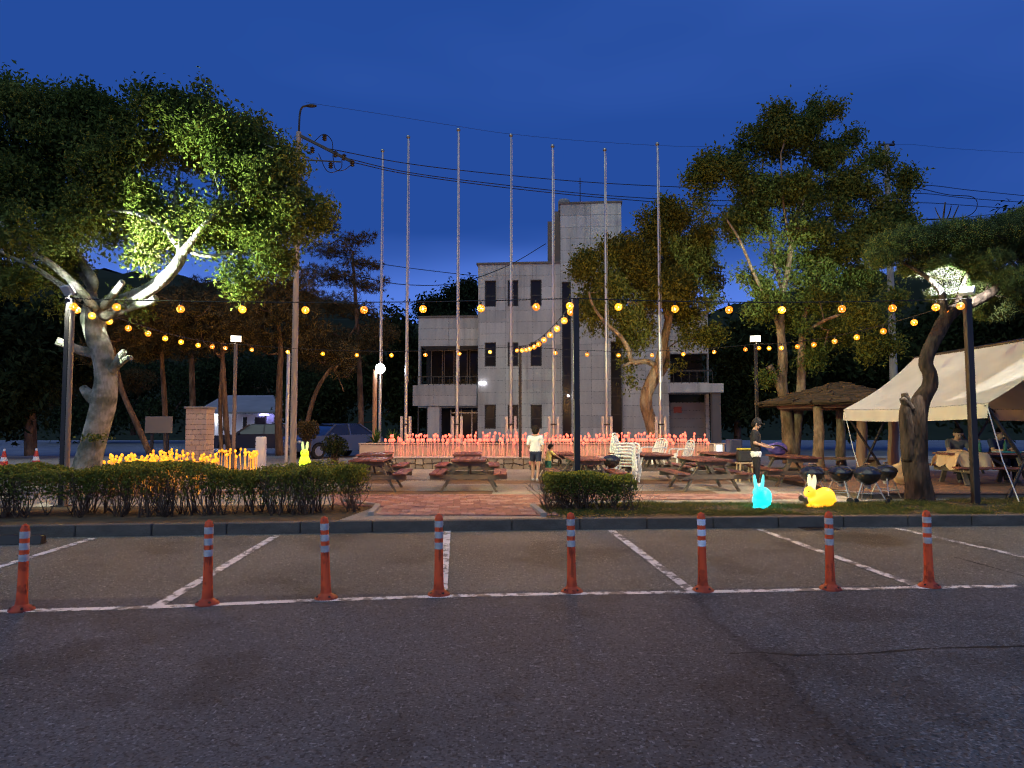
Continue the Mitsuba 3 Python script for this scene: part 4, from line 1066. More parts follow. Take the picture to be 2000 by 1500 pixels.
WZ = 0.52                                                            # top of the low stone wall
rng = np.random.default_rng(77)
pink = []
for px in np.linspace(752, 1380, 132):
    pink.append((px + rng.uniform(-3, 3), 23.35 + rng.uniform(-0.12, 0.12), WZ, rng.uniform(0.44, 0.54)))
for px in np.linspace(760, 1340, 48):
    pink.append((px + rng.uniform(-5, 5), 24.6 + rng.uniform(-0.2, 0.3), 0.93, rng.uniform(0.12, 0.26)))
def joined(key, label, rows, head, bsdf, glow):
    ms = []
    for x, y, z, h in rows:
        ms += [moved(tulip_head(), (x, y, z + h), rng.uniform(0, 6)), tube([(x, y, z), (x, y, z + h)], 0.008, 4, caps=False)]
    k = numbered(key)
    scene[k] = ply(cat(ms), bsdf, True, emitter=glow)
    labels[k] = {'label': label, 'category': 'tulip lights', 'kind': 'stuff'}
joined('tulip_lights', 'remaining pink tulip lights farther back in the planter', [((px - 1000) * 25.6 / FPX, 25.6 + rng.uniform(-0.4, 0.4), 0.93, rng.uniform(0.15, 0.3)) for px in np.linspace(765, 1370, 70) + rng.uniform(-4, 4, 70)], HEAD_P, 'tulip_pink', area(2.2, 0.26, 0.16, 1.0))
for px, d, z, h in pink:
    x = (px - 1000) * d / FPX
    t = thing('tulip_light', 'pink glowing tulip light in the row on the stone wall', 'tulip light', 'pink tulip lights along the wall')
    h = round(h, 1) + rng.uniform(-0.03, 0.03)
    tilt = rng.normal(size=2) * 4
    part(t, 'stem', stem(h, 'stem_pink'), None, to_world=T().translate([x, d, z - 0.01]).rotate([1, 0, 0], tilt[0]).rotate([0, 1, 0], tilt[1]))
    part(t, 'head', HEAD_P, None, to_world=T().translate([x, d, z - 0.01]).rotate([1, 0, 0], tilt[0]).rotate([0, 1, 0], tilt[1]).translate([0, 0, round(h, 1)]))
n = 0
ylw = []
while n < 230:
    px, d = rng.uniform(215, 506), 13.6 + 9.6 * rng.uniform(0, 1)
    x = (px - 1000) * d / FPX
    if (px < 300 and d > 19) or (px > 430 and d < 19.5) or (d < 16 and px > 395):
        continue
    n += 1
    if n > 120:
        ylw.append((x, d, PZ, rng.uniform(0.45, 0.6)))
        continue
    t = thing('tulip_light', 'yellow glowing tulip light in the bed behind the long hedge', 'tulip light', 'yellow tulip lights in the bed')
    h, tilt = rng.choice([0.5, 0.6]), rng.normal(size=2) * 4
    W = T().translate([x, d, PZ]).rotate([1, 0, 0], tilt[0]).rotate([0, 1, 0], tilt[1])
    part(t, 'stem', stem(h, 'stem_yellow'), None, to_world=W)
    part(t, 'head', HEAD_Y, None, to_world=W.translate([0, 0, round(h, 1)]))

joined('tulip_lights', 'remaining yellow tulip lights massed in the bed', ylw, HEAD_Y, 'tulip_yellow', area(1.5, 0.40, 0.006, 1.5))

# ------------------------------------------------------------------ planter: low stone wall and the pale wall behind it
mat('pale_wall', proc(lambda p, n, uv: mix((0.34, 0.27, 0.22), (0.52, 0.44, 0.37), fbm(p.x * 2.5, p.y * 2.5, p.z * 4, 4))), 0.85)
sw = thing('stone_wall', 'low wall of irregular stones under the pink lights', 'wall')
x0, x1 = (690 - 1000) * 23.0 / FPX, (1432 - 1000) * 23.0 / FPX
part(sw, 'core', bx(x0, x1, 23.06, 23.98, PZ - 0.05, WZ - 0.04), 'joint_sand')
part(sw, 'coping', cat([cbx(x, min(x + 0.9, x1) - 0.008, 23.0, 23.97, WZ - 0.04, WZ, 0.01) for x in np.arange(x0, x1, 0.9)]), 'pale_wall')
rng = np.random.default_rng(83)
pts = np.column_stack([np.repeat(np.arange(x0 - 0.2, x1 + 0.3, 0.29), 2), np.tile([PZ + 0.07, PZ + 0.26], int(np.ceil((x1 - x0 + 0.5) / 0.29)))[:len(np.arange(x0 - 0.2, x1 + 0.3, 0.29)) * 2]])
pts = pts + rng.uniform(-0.09, 0.09, pts.shape) * (1, 0.55)
wallbox = sg.box(x0, PZ - 0.02, x1, WZ - 0.045)
STONES = [mat(f'stone_{i}', proc(lambda p, n, uv, c=c: mi.Color3f(c) * (0.7 + 0.6 * fbm(p.x * 9, p.y * 9, p.z * 9, 4))), 0.85) for i, c in enumerate(((0.30, 0.26, 0.20), (0.38, 0.34, 0.27), (0.24, 0.22, 0.18)))]
for g in shapely.get_parts(shapely.voronoi_polygons(sg.MultiPoint(pts), extend_to=wallbox)):
    g = g.intersection(wallbox).buffer(-0.018, join_style=1, quad_segs=2).simplify(0.006)
    if g.is_empty or g.geom_type != 'Polygon' or g.area < 0.004:
        continue
    t_ = rng.uniform(0.05, 0.085)
    m = trimesh.creation.extrude_polygon(g, t_, engine='earcut')
    m.apply_transform(np.array([[1, 0, 0, 0], [0, 0, 1, 23.06 - t_], [0, 1, 0, 0], [0, 0, 0, 1.0]]))
    part(sw, 'stone', m, STONES[rng.integers(3)])
pw = thing('planter_wall', 'pale upper planter wall behind the pink tulip lights', 'wall')
for x in np.arange(x0, x1 - 0.1, 1.22):
    part(pw, 'panel', cbx(x, min(x + 1.21, x1), 24.0, 24.16, PZ, 0.90 + rng.uniform(-0.004, 0.004), 0.008), 'pale_wall')
part(pw, 'coping', cbx(x0 - 0.03, x1 + 0.03, 23.97, 24.22, 0.91, 0.95, 0.008), 'pale_wall')
struct('planter_soil', bx(x0, x1, 24.225, 29.0, PZ - 0.02, 0.92), 'soil', label='earth bed behind the planter wall')

# ------------------------------------------------------------------ flagpoles
mat('gold_ball', (0.5, 0.45, 0.35), 0.25, metal=0.9)
rng = np.random.default_rng(87)
for i, (px, ptop, pb) in enumerate(((738, 297, 742), (792, 270, 793), (890, 256, 893), (998, 267, 998), (1079, 288, 1081), (1184, 295, 1185), (1290, 284, 1290))):
    d = 25.6 + (1.6 if i == 0 else 0.4 * (i % 2))
    x = (pb - 1000) * d / FPX
    zt_ = P(px, ptop, d)[2]
    zb = 0.9 if i else PZ
    t = thing('flagpole', ['leftmost flagpole beside the street lamp', 'second flagpole from the left', 'tallest flagpole left of centre', 'flagpole right of the second window column', 'flagpole in front of the stair tower edge', 'flagpole left of the round tree', 'rightmost flagpole in front of the round tree'][i], 'flagpole', 'steel flagpoles in a row before the building')
    part(t, 'pole', tube([(x, d, zb), (x, d, zb + 3), (x, d, zb + 6), (x, d, zt_)], [0.062, 0.056, 0.046, 0.034], 14), 'steel', True)
    part(t, 'ball', moved(trimesh.creation.icosphere(2, 0.075), (x, d, zt_ + 0.05)), 'gold_ball', True)
    part(t, 'cleat', bx(x - 0.02, x + 0.02, d - 0.09, d - 0.06, zb + 2.2, zb + 2.4), 'steel')
    part(t, 'halyard', tube([(x + 0.07, d - 0.02, zb + 2.2), (x + 0.075, d - 0.02, zb + 5), (x + 0.045, d - 0.02, zt_ - 0.1)], 0.006, 4), 'stem_pale')
    if i:
        for s in (-1, 1):
            part(t, 'bracket', cbx(x + s * 0.155 - 0.05, x + s * 0.155 + 0.05, d - 0.06, d + 0.06, 0.9, P(px, 813, d)[2], 0.01), 'steel')
        part(t, 'clamp', cat([cbx(x - 0.105, x + 0.105, d - 0.075, d + 0.075, 1.55, 1.60, 0.005)]), 'black_steel')

# ------------------------------------------------------------------ picnic tables
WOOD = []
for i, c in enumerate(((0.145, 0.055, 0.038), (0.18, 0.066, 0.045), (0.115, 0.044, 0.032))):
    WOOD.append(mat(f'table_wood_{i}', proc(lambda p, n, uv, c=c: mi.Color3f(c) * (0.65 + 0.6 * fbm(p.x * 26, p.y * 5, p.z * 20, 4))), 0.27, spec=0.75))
mat('frame_wood', proc(lambda p, n, uv: mix((0.075, 0.062, 0.05), (0.15, 0.125, 0.10), fbm(p.x * 10, p.y * 10, p.z * 10, 4))), 0.7)
rng = np.random.default_rng(91)


def table(label, x, y, rz, L=1.75):
    t = thing('picnic_table', label, 'picnic table', 'wooden picnic tables on the plaza')
    loc = (x, y, PZ)

    def put(name, m, bs):
        part(t, name, moved(m, loc, rz), bs)
    for k in range(5):
        dz = rng.uniform(-0.003, 0.003)
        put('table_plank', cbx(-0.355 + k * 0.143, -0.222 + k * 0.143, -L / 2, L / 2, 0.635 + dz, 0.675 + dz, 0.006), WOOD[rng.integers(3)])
    for s in (-1, 1):
        for k in range(2):
            a = s * 0.66 - 0.14 + k * 0.143
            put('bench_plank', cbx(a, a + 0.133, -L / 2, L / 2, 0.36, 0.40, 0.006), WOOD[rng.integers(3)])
    for e in (-1, 1):
        yy = e * (L / 2 - 0.28)
        for s in (-1, 1):
            put('leg', beam((s * 0.58, yy, 0.0), (s * 0.21, yy, 0.634), 0.045, 0.095, up=(0, 1, 0)), 'frame_wood')
        put('bench_bearer', cbx(-0.80, 0.80, yy + e * 0.024, yy + e * 0.064, 0.265, 0.358, 0.006), 'frame_wood')
        put('top_bearer', cbx(-0.34, 0.34, yy + e * 0.024, yy + e * 0.062, 0.545, 0.633, 0.006), 'frame_wood')
        put('brace', beam((0, e * 0.06, 0.62), (0, yy, 0.31), 0.04, 0.05), 'frame_wood')
    return t


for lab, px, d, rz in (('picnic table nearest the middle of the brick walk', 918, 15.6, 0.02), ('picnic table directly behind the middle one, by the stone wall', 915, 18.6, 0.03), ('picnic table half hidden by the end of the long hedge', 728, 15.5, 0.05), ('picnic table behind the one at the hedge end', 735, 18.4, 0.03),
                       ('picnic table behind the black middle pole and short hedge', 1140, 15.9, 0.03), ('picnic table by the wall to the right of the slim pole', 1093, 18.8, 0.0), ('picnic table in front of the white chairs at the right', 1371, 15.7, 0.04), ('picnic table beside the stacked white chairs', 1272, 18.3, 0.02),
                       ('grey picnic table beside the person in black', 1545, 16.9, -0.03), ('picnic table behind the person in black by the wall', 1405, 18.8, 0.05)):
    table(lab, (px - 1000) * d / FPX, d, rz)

# ------------------------------------------------------------------ white plastic chairs
mat('white_plastic', proc(lambda p, n, uv: mi.Color3f(0.72, 0.73, 0.70) * (0.85 + 0.25 * fbm(p.x * 5, p.y * 5, p.z * 5, 3))), 0.4)


def chair(label, loc, rz, group):
    t = thing('plastic_chair', label, 'chair', group)

    def put(name, m, sm=False):
        part(t, name, moved(m, loc, rz), 'white_plastic', sm)
    put('seat', cbx(-0.22, 0.22, -0.22, 0.2, 0.40, 0.425, 0.01))
    for i in range(5):
        x = -0.19 + i * 0.0855
        put('back_slat', beam((x, 0.20, 0.44), (x * 1.03, 0.33, 0.80 + 0.05 * (1 - (x / 0.19) ** 2)), 0.055, 0.014))
    put('back_rim', tube(smooth_path([(-0.23, 0.20, 0.42), (-0.25, 0.30, 0.68), (-0.17, 0.345, 0.86), (0, 0.355, 0.89), (0.17, 0.345, 0.86), (0.25, 0.30, 0.68), (0.23, 0.20, 0.42)], 5), 0.02, 7), True)
    for s in (-1, 1):
        put('armrest', tube(smooth_path([(s * 0.25, 0.28, 0.64), (s * 0.265, 0.0, 0.65), (s * 0.25, -0.2, 0.62), (s * 0.24, -0.22, 0.42)], 4), [0.022] * 13, 7), True)
        put('leg', beam((s * 0.2, -0.2, 0.40), (s * 0.25, -0.25, 0.0), 0.045, 0.03))
        put('leg', beam((s * 0.2, 0.18, 0.40), (s * 0.24, 0.27, 0.0), 0.045, 0.03))


q = ((1222 - 1000) * 17.4 / FPX, 17.4)
for k in range(5):
    chair(['lowest', 'second', 'third', 'fourth', 'topmost'][k] + ' white plastic chair of the stack behind the short hedge', (q[0] + k * 0.012, q[1] - k * 0.012, PZ + k * 0.075), math.radians(68), 'stacked white chairs')
chair('white plastic chair behind the table right of the stack', ((1274 - 1000) * 20.2 / FPX, 20.2, PZ + 0.12), math.radians(-60), 'loose white chairs')
chair('white plastic chair farthest right, by the wall', ((1327 - 1000) * 20.6 / FPX, 20.6, PZ + 0.06), math.radians(-75), 'loose white chairs')

# ------------------------------------------------------------------ kettle grills
mat('enamel_black', (0.012, 0.013, 0.015), 0.14, spec=0.7, clearcoat=0.6)
mat('rubber', (0.02, 0.02, 0.02), 0.8)
mat('wood_handle', (0.2, 0.1, 0.05), 0.5)


def grill(label, px, d, R=0.24, rz=0.0, z=PZ, lid=True):
    t = thing('kettle_grill', label, 'grill', 'black kettle grills')
    x = (px - 1000) * d / FPX

    def put(name, m, bs, sm=40):
        part(t, name, moved(m, (x, d, z), rz), bs, sm)
    th = np.linspace(0, np.pi / 2, 8)
    c = 0.52
    put('bowl', lathe([(0.05, c - R * 0.85)] + [(R * math.sin(a), c - R * 0.85 * math.cos(a)) for a in th[2:]] + [(R + 0.012, c), (R + 0.012, c + 0.012), (0, c + 0.012)], 28), 'enamel_black')
    if lid:
        put('lid', lathe([(R + 0.014, c + 0.013), (R + 0.014, c + 0.03)] + [(R * math.cos(a), c + 0.03 + R * 0.55 * math.sin(a)) for a in th[1:]], 28), 'enamel_black')
        put('lid_handle', cat([tube([(-0.05, 0, c + R * 0.57), (-0.05, 0, c + R * 0.57 + 0.06)], 0.006, 5), tube([(0.05, 0, c + R * 0.57), (0.05, 0, c + R * 0.57 + 0.06)], 0.006, 5), tube([(-0.075, 0, c + R * 0.57 + 0.06), (0.075, 0, c + R * 0.57 + 0.06)], 0.013, 8)]), 'wood_handle')
    put('ash_catcher', lathe([(0, c - R * 1.15), (0.05, c - R * 1.15), (0.06, c - R * 0.9), (0.045, c - R * 0.85)], 14), 'steel')
    for k in range(3):
        a = math.radians(90 + 120 * k)
        e = (0.30 * math.cos(a), 0.30 * math.sin(a), 0.03)
        put('leg', tube([(0.13 * math.cos(a), 0.13 * math.sin(a), c - R * 0.62), e], 0.011, 6), 'steel')
        if k != 2:
            w = moved(trimesh.creation.cylinder(0.055, 0.03, sections=16), (0, 0, 0))
            w.apply_transform(trimesh.transformations.rotation_matrix(math.pi / 2, (0, 1, 0)))
            put('wheel', moved(w, (e[0] * 1.05, e[1], 0.055)), 'rubber')
    put('ring_shelf', tube([(0.21 * math.cos(a), 0.21 * math.sin(a), 0.19) for a in np.linspace(0, 2 * np.pi, 20)], 0.006, 5), 'steel')


grill('kettle grill behind the yellow rabbit lamp', 1583, 12.9, 0.205, 0.3)
grill('kettle grill second from the left of the right hand group', 1638, 13.0, 0.205, 1.1)
grill('kettle grill at the right of the group, nearest the pine trunk', 1690, 12.75, 0.22, 2.0)
grill('small kettle grill half behind the pine side of the group', 1726, 13.4, 0.19, 0.7)
grill('small black kettle grill before the stacked white chairs', 1193, 16.4, 0.19, 0.2, PZ + 0.06)
# ------------------------------------------------------------------ thatched hut, deck, tent
mat('thatch', proc(lambda p, n, uv: mix((0.025, 0.018, 0.013), (0.085, 0.062, 0.042), fbm(p.x * 9, p.y * 9, p.z * 16, 4))), 0.95, spec=0.1)
mat('hut_wood', proc(lambda p, n, uv: mix((0.22, 0.12, 0.07), (0.36, 0.21, 0.13), fbm(p.x * 12, p.y * 12, p.z * 2, 4))), 0.7)
hc = np.array([(1640 - 1000) * 21.6 / FPX, 21.6])
hut = thing('thatched_hut', 'open wooden hut with low conical thatched roof behind the grills', 'hut')
rng = np.random.default_rng(101)
ze, za, hr = 2.16, 2.80, 2.38
part(hut, 'roof', moved(lathe([(0, za - 0.06), (hr - 0.06, ze - 0.05), (hr - 0.06, ze + 0.01), (0, za)], 24), (*hc, 0)), 'thatch')
NR, NA = 7, 30
for j in range(NR):
    r0, r1 = hr * (1 - j / NR) + 0.05, hr * (1 - (j + 1.25) / NR)
    r1 = max(r1, 0.02)
    for i in range(NA if j < 5 else 14):
        na = NA if j < 5 else 14
        a0, a1 = (i + (j % 2) * 0.5) / na * 2 * np.pi, (i + 1 + (j % 2) * 0.5) / na * 2 * np.pi
        z0, z1 = za + (ze - za) * r0 / hr, za + (ze - za) * r1 / hr
        q = [(r0 * math.cos(a0), r0 * math.sin(a0), z0), (r0 * math.cos(a1), r0 * math.sin(a1), z0), (r1 * math.cos(a1), r1 * math.sin(a1), z1), (r1 * math.cos(a0), r1 * math.sin(a0), z1)]
        q = np.array(q) + rng.uniform(-0.03, 0.03, (4, 3))
        lift = rng.uniform(0.035, 0.075)
        part(hut, 'thatch_bundle', moved(trimesh.convex.convex_hull(np.vstack([q + (0, 0, 0.012), q[:2] + (0, 0, lift + .02), q[2:] + (0, 0, 0.04)])), (*hc, 0)), 'thatch')
part(hut, 'ring_beam', moved(tube([(1.72 * math.cos(a), 1.72 * math.sin(a), 2.10) for a in np.linspace(0, 2 * np.pi, 25)], 0.075, 8), (*hc, 0)), 'hut_wood', True)
for k, (px, d) in enumerate(((1597, 20.3), (1681, 20.2), (1742, 21.0), (1640, 23.1))):
    x = (px - 1000) * d / FPX
    part(hut, 'post', tube(smooth_path([(x + 0.02, d, PZ), (x - 0.015, d, 0.7), (x + 0.02, d, 1.4), (x - 0.01, d, 2.08)], 5), [0.165, 0.16, 0.155, 0.15, 0.15, 0.15, 0.145, 0.14, 0.14, 0.14, 0.14, 0.135, 0.135, 0.135, 0.13, 0.13], 14, jitter=0.12, seed=k), 'bark_brown' if k in (0, 3) else 'hut_wood', True)
for k in range(7):
    part(hut, 'bench_plank', moved(cbx(-1.3, 1.45, -0.42 + k * 0.121, -0.308 + k * 0.121, 0.50, 0.545, 0.006), (hc[0], hc[1] + 0.6, 0)), 'hut_wood')
for s in (-1.1, 1.2):
    part(hut, 'bench_support', moved(bx(s - 0.05, s + 0.05, -0.38, 0.38, PZ, 0.50), (hc[0], hc[1] + 0.6, 0)), 'hut_wood')

mat('deck_wood', proc(lambda p, n, uv: mix((0.13, 0.07, 0.045), (0.24, 0.14, 0.09), fbm(p.x * 3, p.y * 22, p.z * 8, 4))), 0.6)
dk = thing('wooden_deck', 'low reddish board deck under the tent', 'deck')
part(dk, 'frame', cbx(6.55, 14.2, 13.62, 20.2, PZ - 0.02, 0.235, 0.01), 'frame_wood')
rng = np.random.default_rng(103)
for k in range(46):
    y = 13.6 + k * 0.144
    part(dk, 'board', cbx(6.5 + rng.uniform(-0.02, 0.02), 14.25, y, y + 0.134, 0.237, 0.268 + rng.uniform(-0.003, 0.003), 0.005), 'deck_wood')
DZ = 0.268

mat('canvas', proc(lambda p, n, uv: mi.Color3f(0.52, 0.49, 0.45) * (0.82 + 0.3 * fbm(p.x * 2.2, p.y * 2.2, p.z * 2.2, 4))), 0.85, spec=0.2, two=True)
mat('rope_white', (0.7, 0.7, 0.68), 0.7)
tn = thing('tent', 'cream canvas ridge tent on crossed poles at the right', 'tent')
LF, LN = P(1648, 797, 19.0), P(1931, 792, 13.5)
xl, xr, xm, zeave, zridge = 8.9, 12.75, 10.75, 1.96, 3.36


def roof_pt(u, v, side):
    """u: 0 near to 1 far, v: 0 eave to 1 ridge."""
    y = 13.5 + 5.5 * u
    e = xl + (LF[0] - 8.9) * u + (LN[0] - 8.9) * (1 - u) if side < 0 else xr
    x = e + (xm - e) * v
    z = zeave + (zridge - zeave) * v - 0.13 * math.sin(math.pi * v) - 0.05 * math.sin(math.pi * u) * (1 - v) - 0.06 * math.sin(math.pi * u) * v
    z += 0.012 * math.sin(u * 21 + v * 3) * math.sin(math.pi * v)
    return (x, y, z)


for side in (-1, 1):
    NU, NV = 26, 14
    v = np.array([roof_pt(i / NU, j / NV, side) for i in range(NU + 1) for j in range(NV + 1)])
    f = np.array([[i * (NV + 1) + j, (i + 1) * (NV + 1) + j, (i + 1) * (NV + 1) + j + 1, i * (NV + 1) + j + 1] for i in range(NU) for j in range(NV)])
    part(tn, 'canopy', trimesh.Trimesh(v, np.vstack([f[:, [0, 1, 2]], f[:, [0, 2, 3]]]), process=False), 'canvas', True)
    vv, ff = [], []
    for i in range(61):
        p = np.array(roof_pt(i / 60, 0, side))
        w = 0.012 * math.sin(i * 1.9) + 0.01 * math.sin(i * 0.7)
        for k in range(4):
            vv.append(p + np.array([side * (0.004 + k * 0.01 + w * k / 3), 0, -0.006 - 0.285 * k / 3]))
    for i in range(60):
        for k in range(3):
            a = i * 4 + k
            ff += [[a, a + 1, a + 5], [a, a + 5, a + 4]]
    part(tn, 'valance', trimesh.Trimesh(np.array(vv), np.array(ff), process=False), 'canvas', True)
part(tn, 'ridge_pole', tube([(xm, 13.4, zridge - 0.03), (xm, 19.1, zridge - 0.03)], 0.035, 8), 'black_steel', True)
for y, xa in ((13.55, LN[0]), (18.95, LF[0])):
    for (ax, az, bxx, bz) in ((xa, zeave - 0.04, xa + 1.12, PZ), (xa + 1.35, zeave + 0.35, xa + 0.32, PZ), (xr, zeave - 0.04, xr - 1.12, DZ), (xr - 1.35, zeave + 0.35, xr - 0.32, DZ)):
        part(tn, 'cross_pole', tube([(ax, y + 0.03 * (bxx > ax), az), (bxx, y + 0.03 * (bxx > ax), bz)], 0.034, 8), 'black_steel', True)
    part(tn, 'rope', tube([(xa - 0.02, y - 0.05, zeave - 0.1), (xa + 0.08, y - 0.25, 0.9), (xa + 0.15, y - 0.55, PZ)], 0.011, 5), 'rope_white')
# table under the tent with its clutter
mat('kraft', proc(lambda p, n, uv: mix((0.48, 0.28, 0.13), (0.62, 0.40, 0.2), fbm(p.x * 9, p.y * 9, p.z * 9, 3))), 0.8, two=True)
mat('table_cloth', proc(lambda p, n, uv: mix((0.55, 0.36, 0.2), (0.66, 0.47, 0.28), fbm(p.x * 4, p.y * 4, p.z * 4, 3))), 0.85, two=True)
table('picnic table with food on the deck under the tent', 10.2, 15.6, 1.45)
for k in list(scene):
    if k.startswith('picnic_table_010__'):
        scene[k]['to_world'] = T().translate([0, 0, DZ - PZ])
tz_ = DZ + 0.678
def cloth(cx, cy, w, d, drop, seed):
    n = 30
    X, Y = np.meshgrid(np.linspace(-w / 2 - drop, w / 2 + drop, n), np.linspace(-d / 2 - drop, d / 2 + drop, n), indexing='ij')
    ox, oy = np.clip(np.abs(X) - w / 2, 0, None), np.clip(np.abs(Y) - d / 2, 0, None)
    fold = 0.02 * np.sin(18 * X + seed) * np.minimum(oy * 6, 1) + 0.02 * np.sin(18 * Y + seed) * np.minimum(ox * 6, 1)
    nz = meshkit.fbm(np.stack([X * 4, Y * 4, X * 0 + seed], -1), 3, seed)
    ox, oy = ox * (0.35 + 1.2 * nz), oy * (0.35 + 1.2 * nz)
    x = np.clip(X, -w / 2, w / 2) + np.sign(X) * ox * 0.32 + 2.2 * fold * (ox > 0)
    y = np.clip(Y, -d / 2, d / 2) + np.sign(Y) * oy * 0.32 + 2.2 * fold * (oy > 0)
    z = -np.maximum(ox, oy) + 0.03 * (nz - 0.3)
    v = np.stack([x + cx, y + cy, z + tz_ + 0.004 + 0.004 * np.sin(X * 9 + Y * 7)], -1).reshape(-1, 3)
    f = np.array([[i * n + j, (i + 1) * n + j, (i + 1) * n + j + 1, i * n + j + 1] for i in range(n - 1) for j in range(n - 1)])
    return trimesh.Trimesh(v, np.vstack([f[:, [0, 1, 2]], f[:, [0, 2, 3]]]), process=False)
solo('table_cloth', 'crumpled tan cloth hanging over the table under the tent', 'tablecloth', cloth(9.75, 15.6, 0.62, 0.80, 0.34, 1), 'table_cloth', True)
tb = thing('tote_bag', 'tan cloth bag leaning beside the pine trunk on the deck', 'bag')
bm = moved(blob((0, 0, 0), (0.33, 0.16, 0.24), 3, 0.3, 3, 2.2), (8.40, 15.4, DZ + 0.24))
v = np.array(bm.vertices); v[:, 2] = np.maximum(v[:, 2], DZ + 0.005)
part(tb, 'sack', trimesh.Trimesh(v, bm.faces, process=False), 'kraft', True)
part(tb, 'handle', tube(smooth_path([(8.27, 15.36, DZ + 0.42), (8.30, 15.33, DZ + 0.6), (8.43, 15.33, DZ + 0.62), (8.49, 15.36, DZ + 0.43)], 4), 0.011, 6), 'kraft', True)
mat('plate_white', (0.75, 0.74, 0.7), 0.3); mat('teal_cloth', (0.06, 0.3, 0.24), 0.7); mat('bottle_green', (0.03, 0.12, 0.05), 0.1, spec=0.8); mat('food_red', (0.4, 0.08, 0.04), 0.5)
solo('tray', 'teal tray on the table under the tent', 'tray', moved(cat([cbx(-0.22, 0.22, -0.15, 0.15, 0, 0.012, 0.004), bx(-0.22, 0.22, -0.15, -0.14, 0.0125, 0.03), bx(-0.22, 0.22, 0.14, 0.15, 0.0125, 0.03)]), (10.62, 15.45, tz_ + 0.002), 0.1), 'teal_cloth')
for i, (x, y, lab) in enumerate(((10.35, 15.35, 'white plate left of the teal tray'), (10.93, 15.42, 'white plate right of the teal tray'))):
    solo('plate', lab, 'plate', moved(lathe([(0, 0), (0.07, 0), (0.115, 0.018), (0.112, 0.022), (0.07, 0.006), (0, 0.006)], 20), (x, y, tz_ + 0.003)), 'plate_white', 30, 'plates on the tent table')
for i, (x, y, lab) in enumerate(((10.22, 15.72, 'dark bottle standing at the left of the tent table'), (10.8, 15.75, 'dark bottle standing behind the teal tray'))):
    b = thing('bottle', lab, 'bottle', 'bottles on the tent table')
    part(b, 'body', moved(lathe([(0, 0), (0.036, 0), (0.037, 0.16), (0.03, 0.19), (0.014, 0.22), (0.013, 0.275), (0, 0.275)], 16), (x, y, tz_ + 0.002)), 'bottle_green', 30)
    part(b, 'cap', moved(lathe([(0.0145, 0.262), (0.0155, 0.264), (0.0155, 0.285), (0, 0.287)], 12), (x, y, tz_ + 0.002)), 'food_red', 30)

# ------------------------------------------------------------------ left side: pillar, board, cones, house, cars, rocks
rng = np.random.default_rng(111)
pl = thing('brick_pillar', 'square pale pillar of brick courses behind the yellow lights', 'pillar')
d = 19.6
xa, xb = (363 - 1000) * d / FPX, (404 - 1000) * d / FPX
ht = P(380, 794, d)[2]
part(pl, 'core', bx(xa + 0.02, xb - 0.02, d + 0.02, d + 0.53, PZ, ht - 0.06), 'joint_sand')
part(pl, 'cap', cbx(xa - 0.04, xb + 0.04, d - 0.04, d + 0.59, ht - 0.058, ht, 0.012), 'concrete')
nc = 13
hh = (ht - 0.06 - PZ) / nc
for j in range(nc):
    z0, z1 = PZ + j * hh + 0.005, PZ + (j + 1) * hh - 0.005
    off = 0.1 * (j % 2)
    for side in range(2):
        xs = np.clip(np.array([xa, xa + 0.19 + off, xa + 0.40 + off, xb]), xa, xb)
        for i in range(3):
            if xs[i + 1] - xs[i] > 0.04:
                y0 = d if side == 0 else d + 0.45
                part(pl, 'brick', cbx(xs[i] + 0.004, xs[i + 1] - 0.004, y0, y0 + 0.1, z0, z1, 0.006), 'pale_wall')
    part(pl, 'brick', cbx(xb - 0.1, xb - 0.001, d + 0.105, d + 0.445, z0, z1, 0.006), 'pale_wall')
    part(pl, 'brick', cbx(xa + 0.001, xa + 0.1, d + 0.105, d + 0.445, z0, z1, 0.006), 'pale_wall')
mat('board_grey', (0.16, 0.15, 0.145), 0.7)
nb = thing('notice_board', 'grey notice board on two legs beyond the leaning pine', 'sign')
d = 25.0
part(nb, 'board', cbx((284 - 1000) * d / FPX, (337 - 1000) * d / FPX, d, d + 0.06, P(300, 846, d)[2], P(300, 813, d)[2], 0.01), 'board_grey')
for px in (296, 326):
    x = (px - 1000) * d / FPX
    part(nb, 'leg', bx(x - 0.04, x + 0.04, d + 0.062, d + 0.14, PZ, P(300, 813, d)[2] - 0.04), 'black_steel')
mat('cone_red', (0.55, 0.05, 0.03), 0.5); mat('cone_white', (0.75, 0.75, 0.75), 0.4)
for px, py, lab in ((70, 912, 'red traffic cone with white collar behind the long hedge'), (7, 914, 'red traffic cone at the very left edge')):
    q = G(px, py, PZ)
    t = thing('traffic_cone', lab, 'traffic cone', 'traffic cones at the left')
    part(t, 'base', moved(cbx(-0.19, 0.19, -0.19, 0.19, 0, 0.035, 0.01), (q[0], q[1], PZ)), 'rubber')
    part(t, 'body', moved(lathe([(0.145, 0.035), (0.105, 0.22)], 20), (q[0], q[1], PZ)), 'cone_red', True)
    part(t, 'collar', moved(lathe([(0.105, 0.22), (0.078, 0.35)], 20), (q[0], q[1], PZ)), 'cone_white', True)
    part(t, 'upper_body', moved(lathe([(0.078, 0.35), (0.04, 0.55)], 20), (q[0], q[1], PZ)), 'cone_red', True)
    part(t, 'tip', moved(lathe([(0.04, 0.55), (0.032, 0.62), (0.0, 0.625)], 20), (q[0], q[1], PZ)), 'cone_white', True)
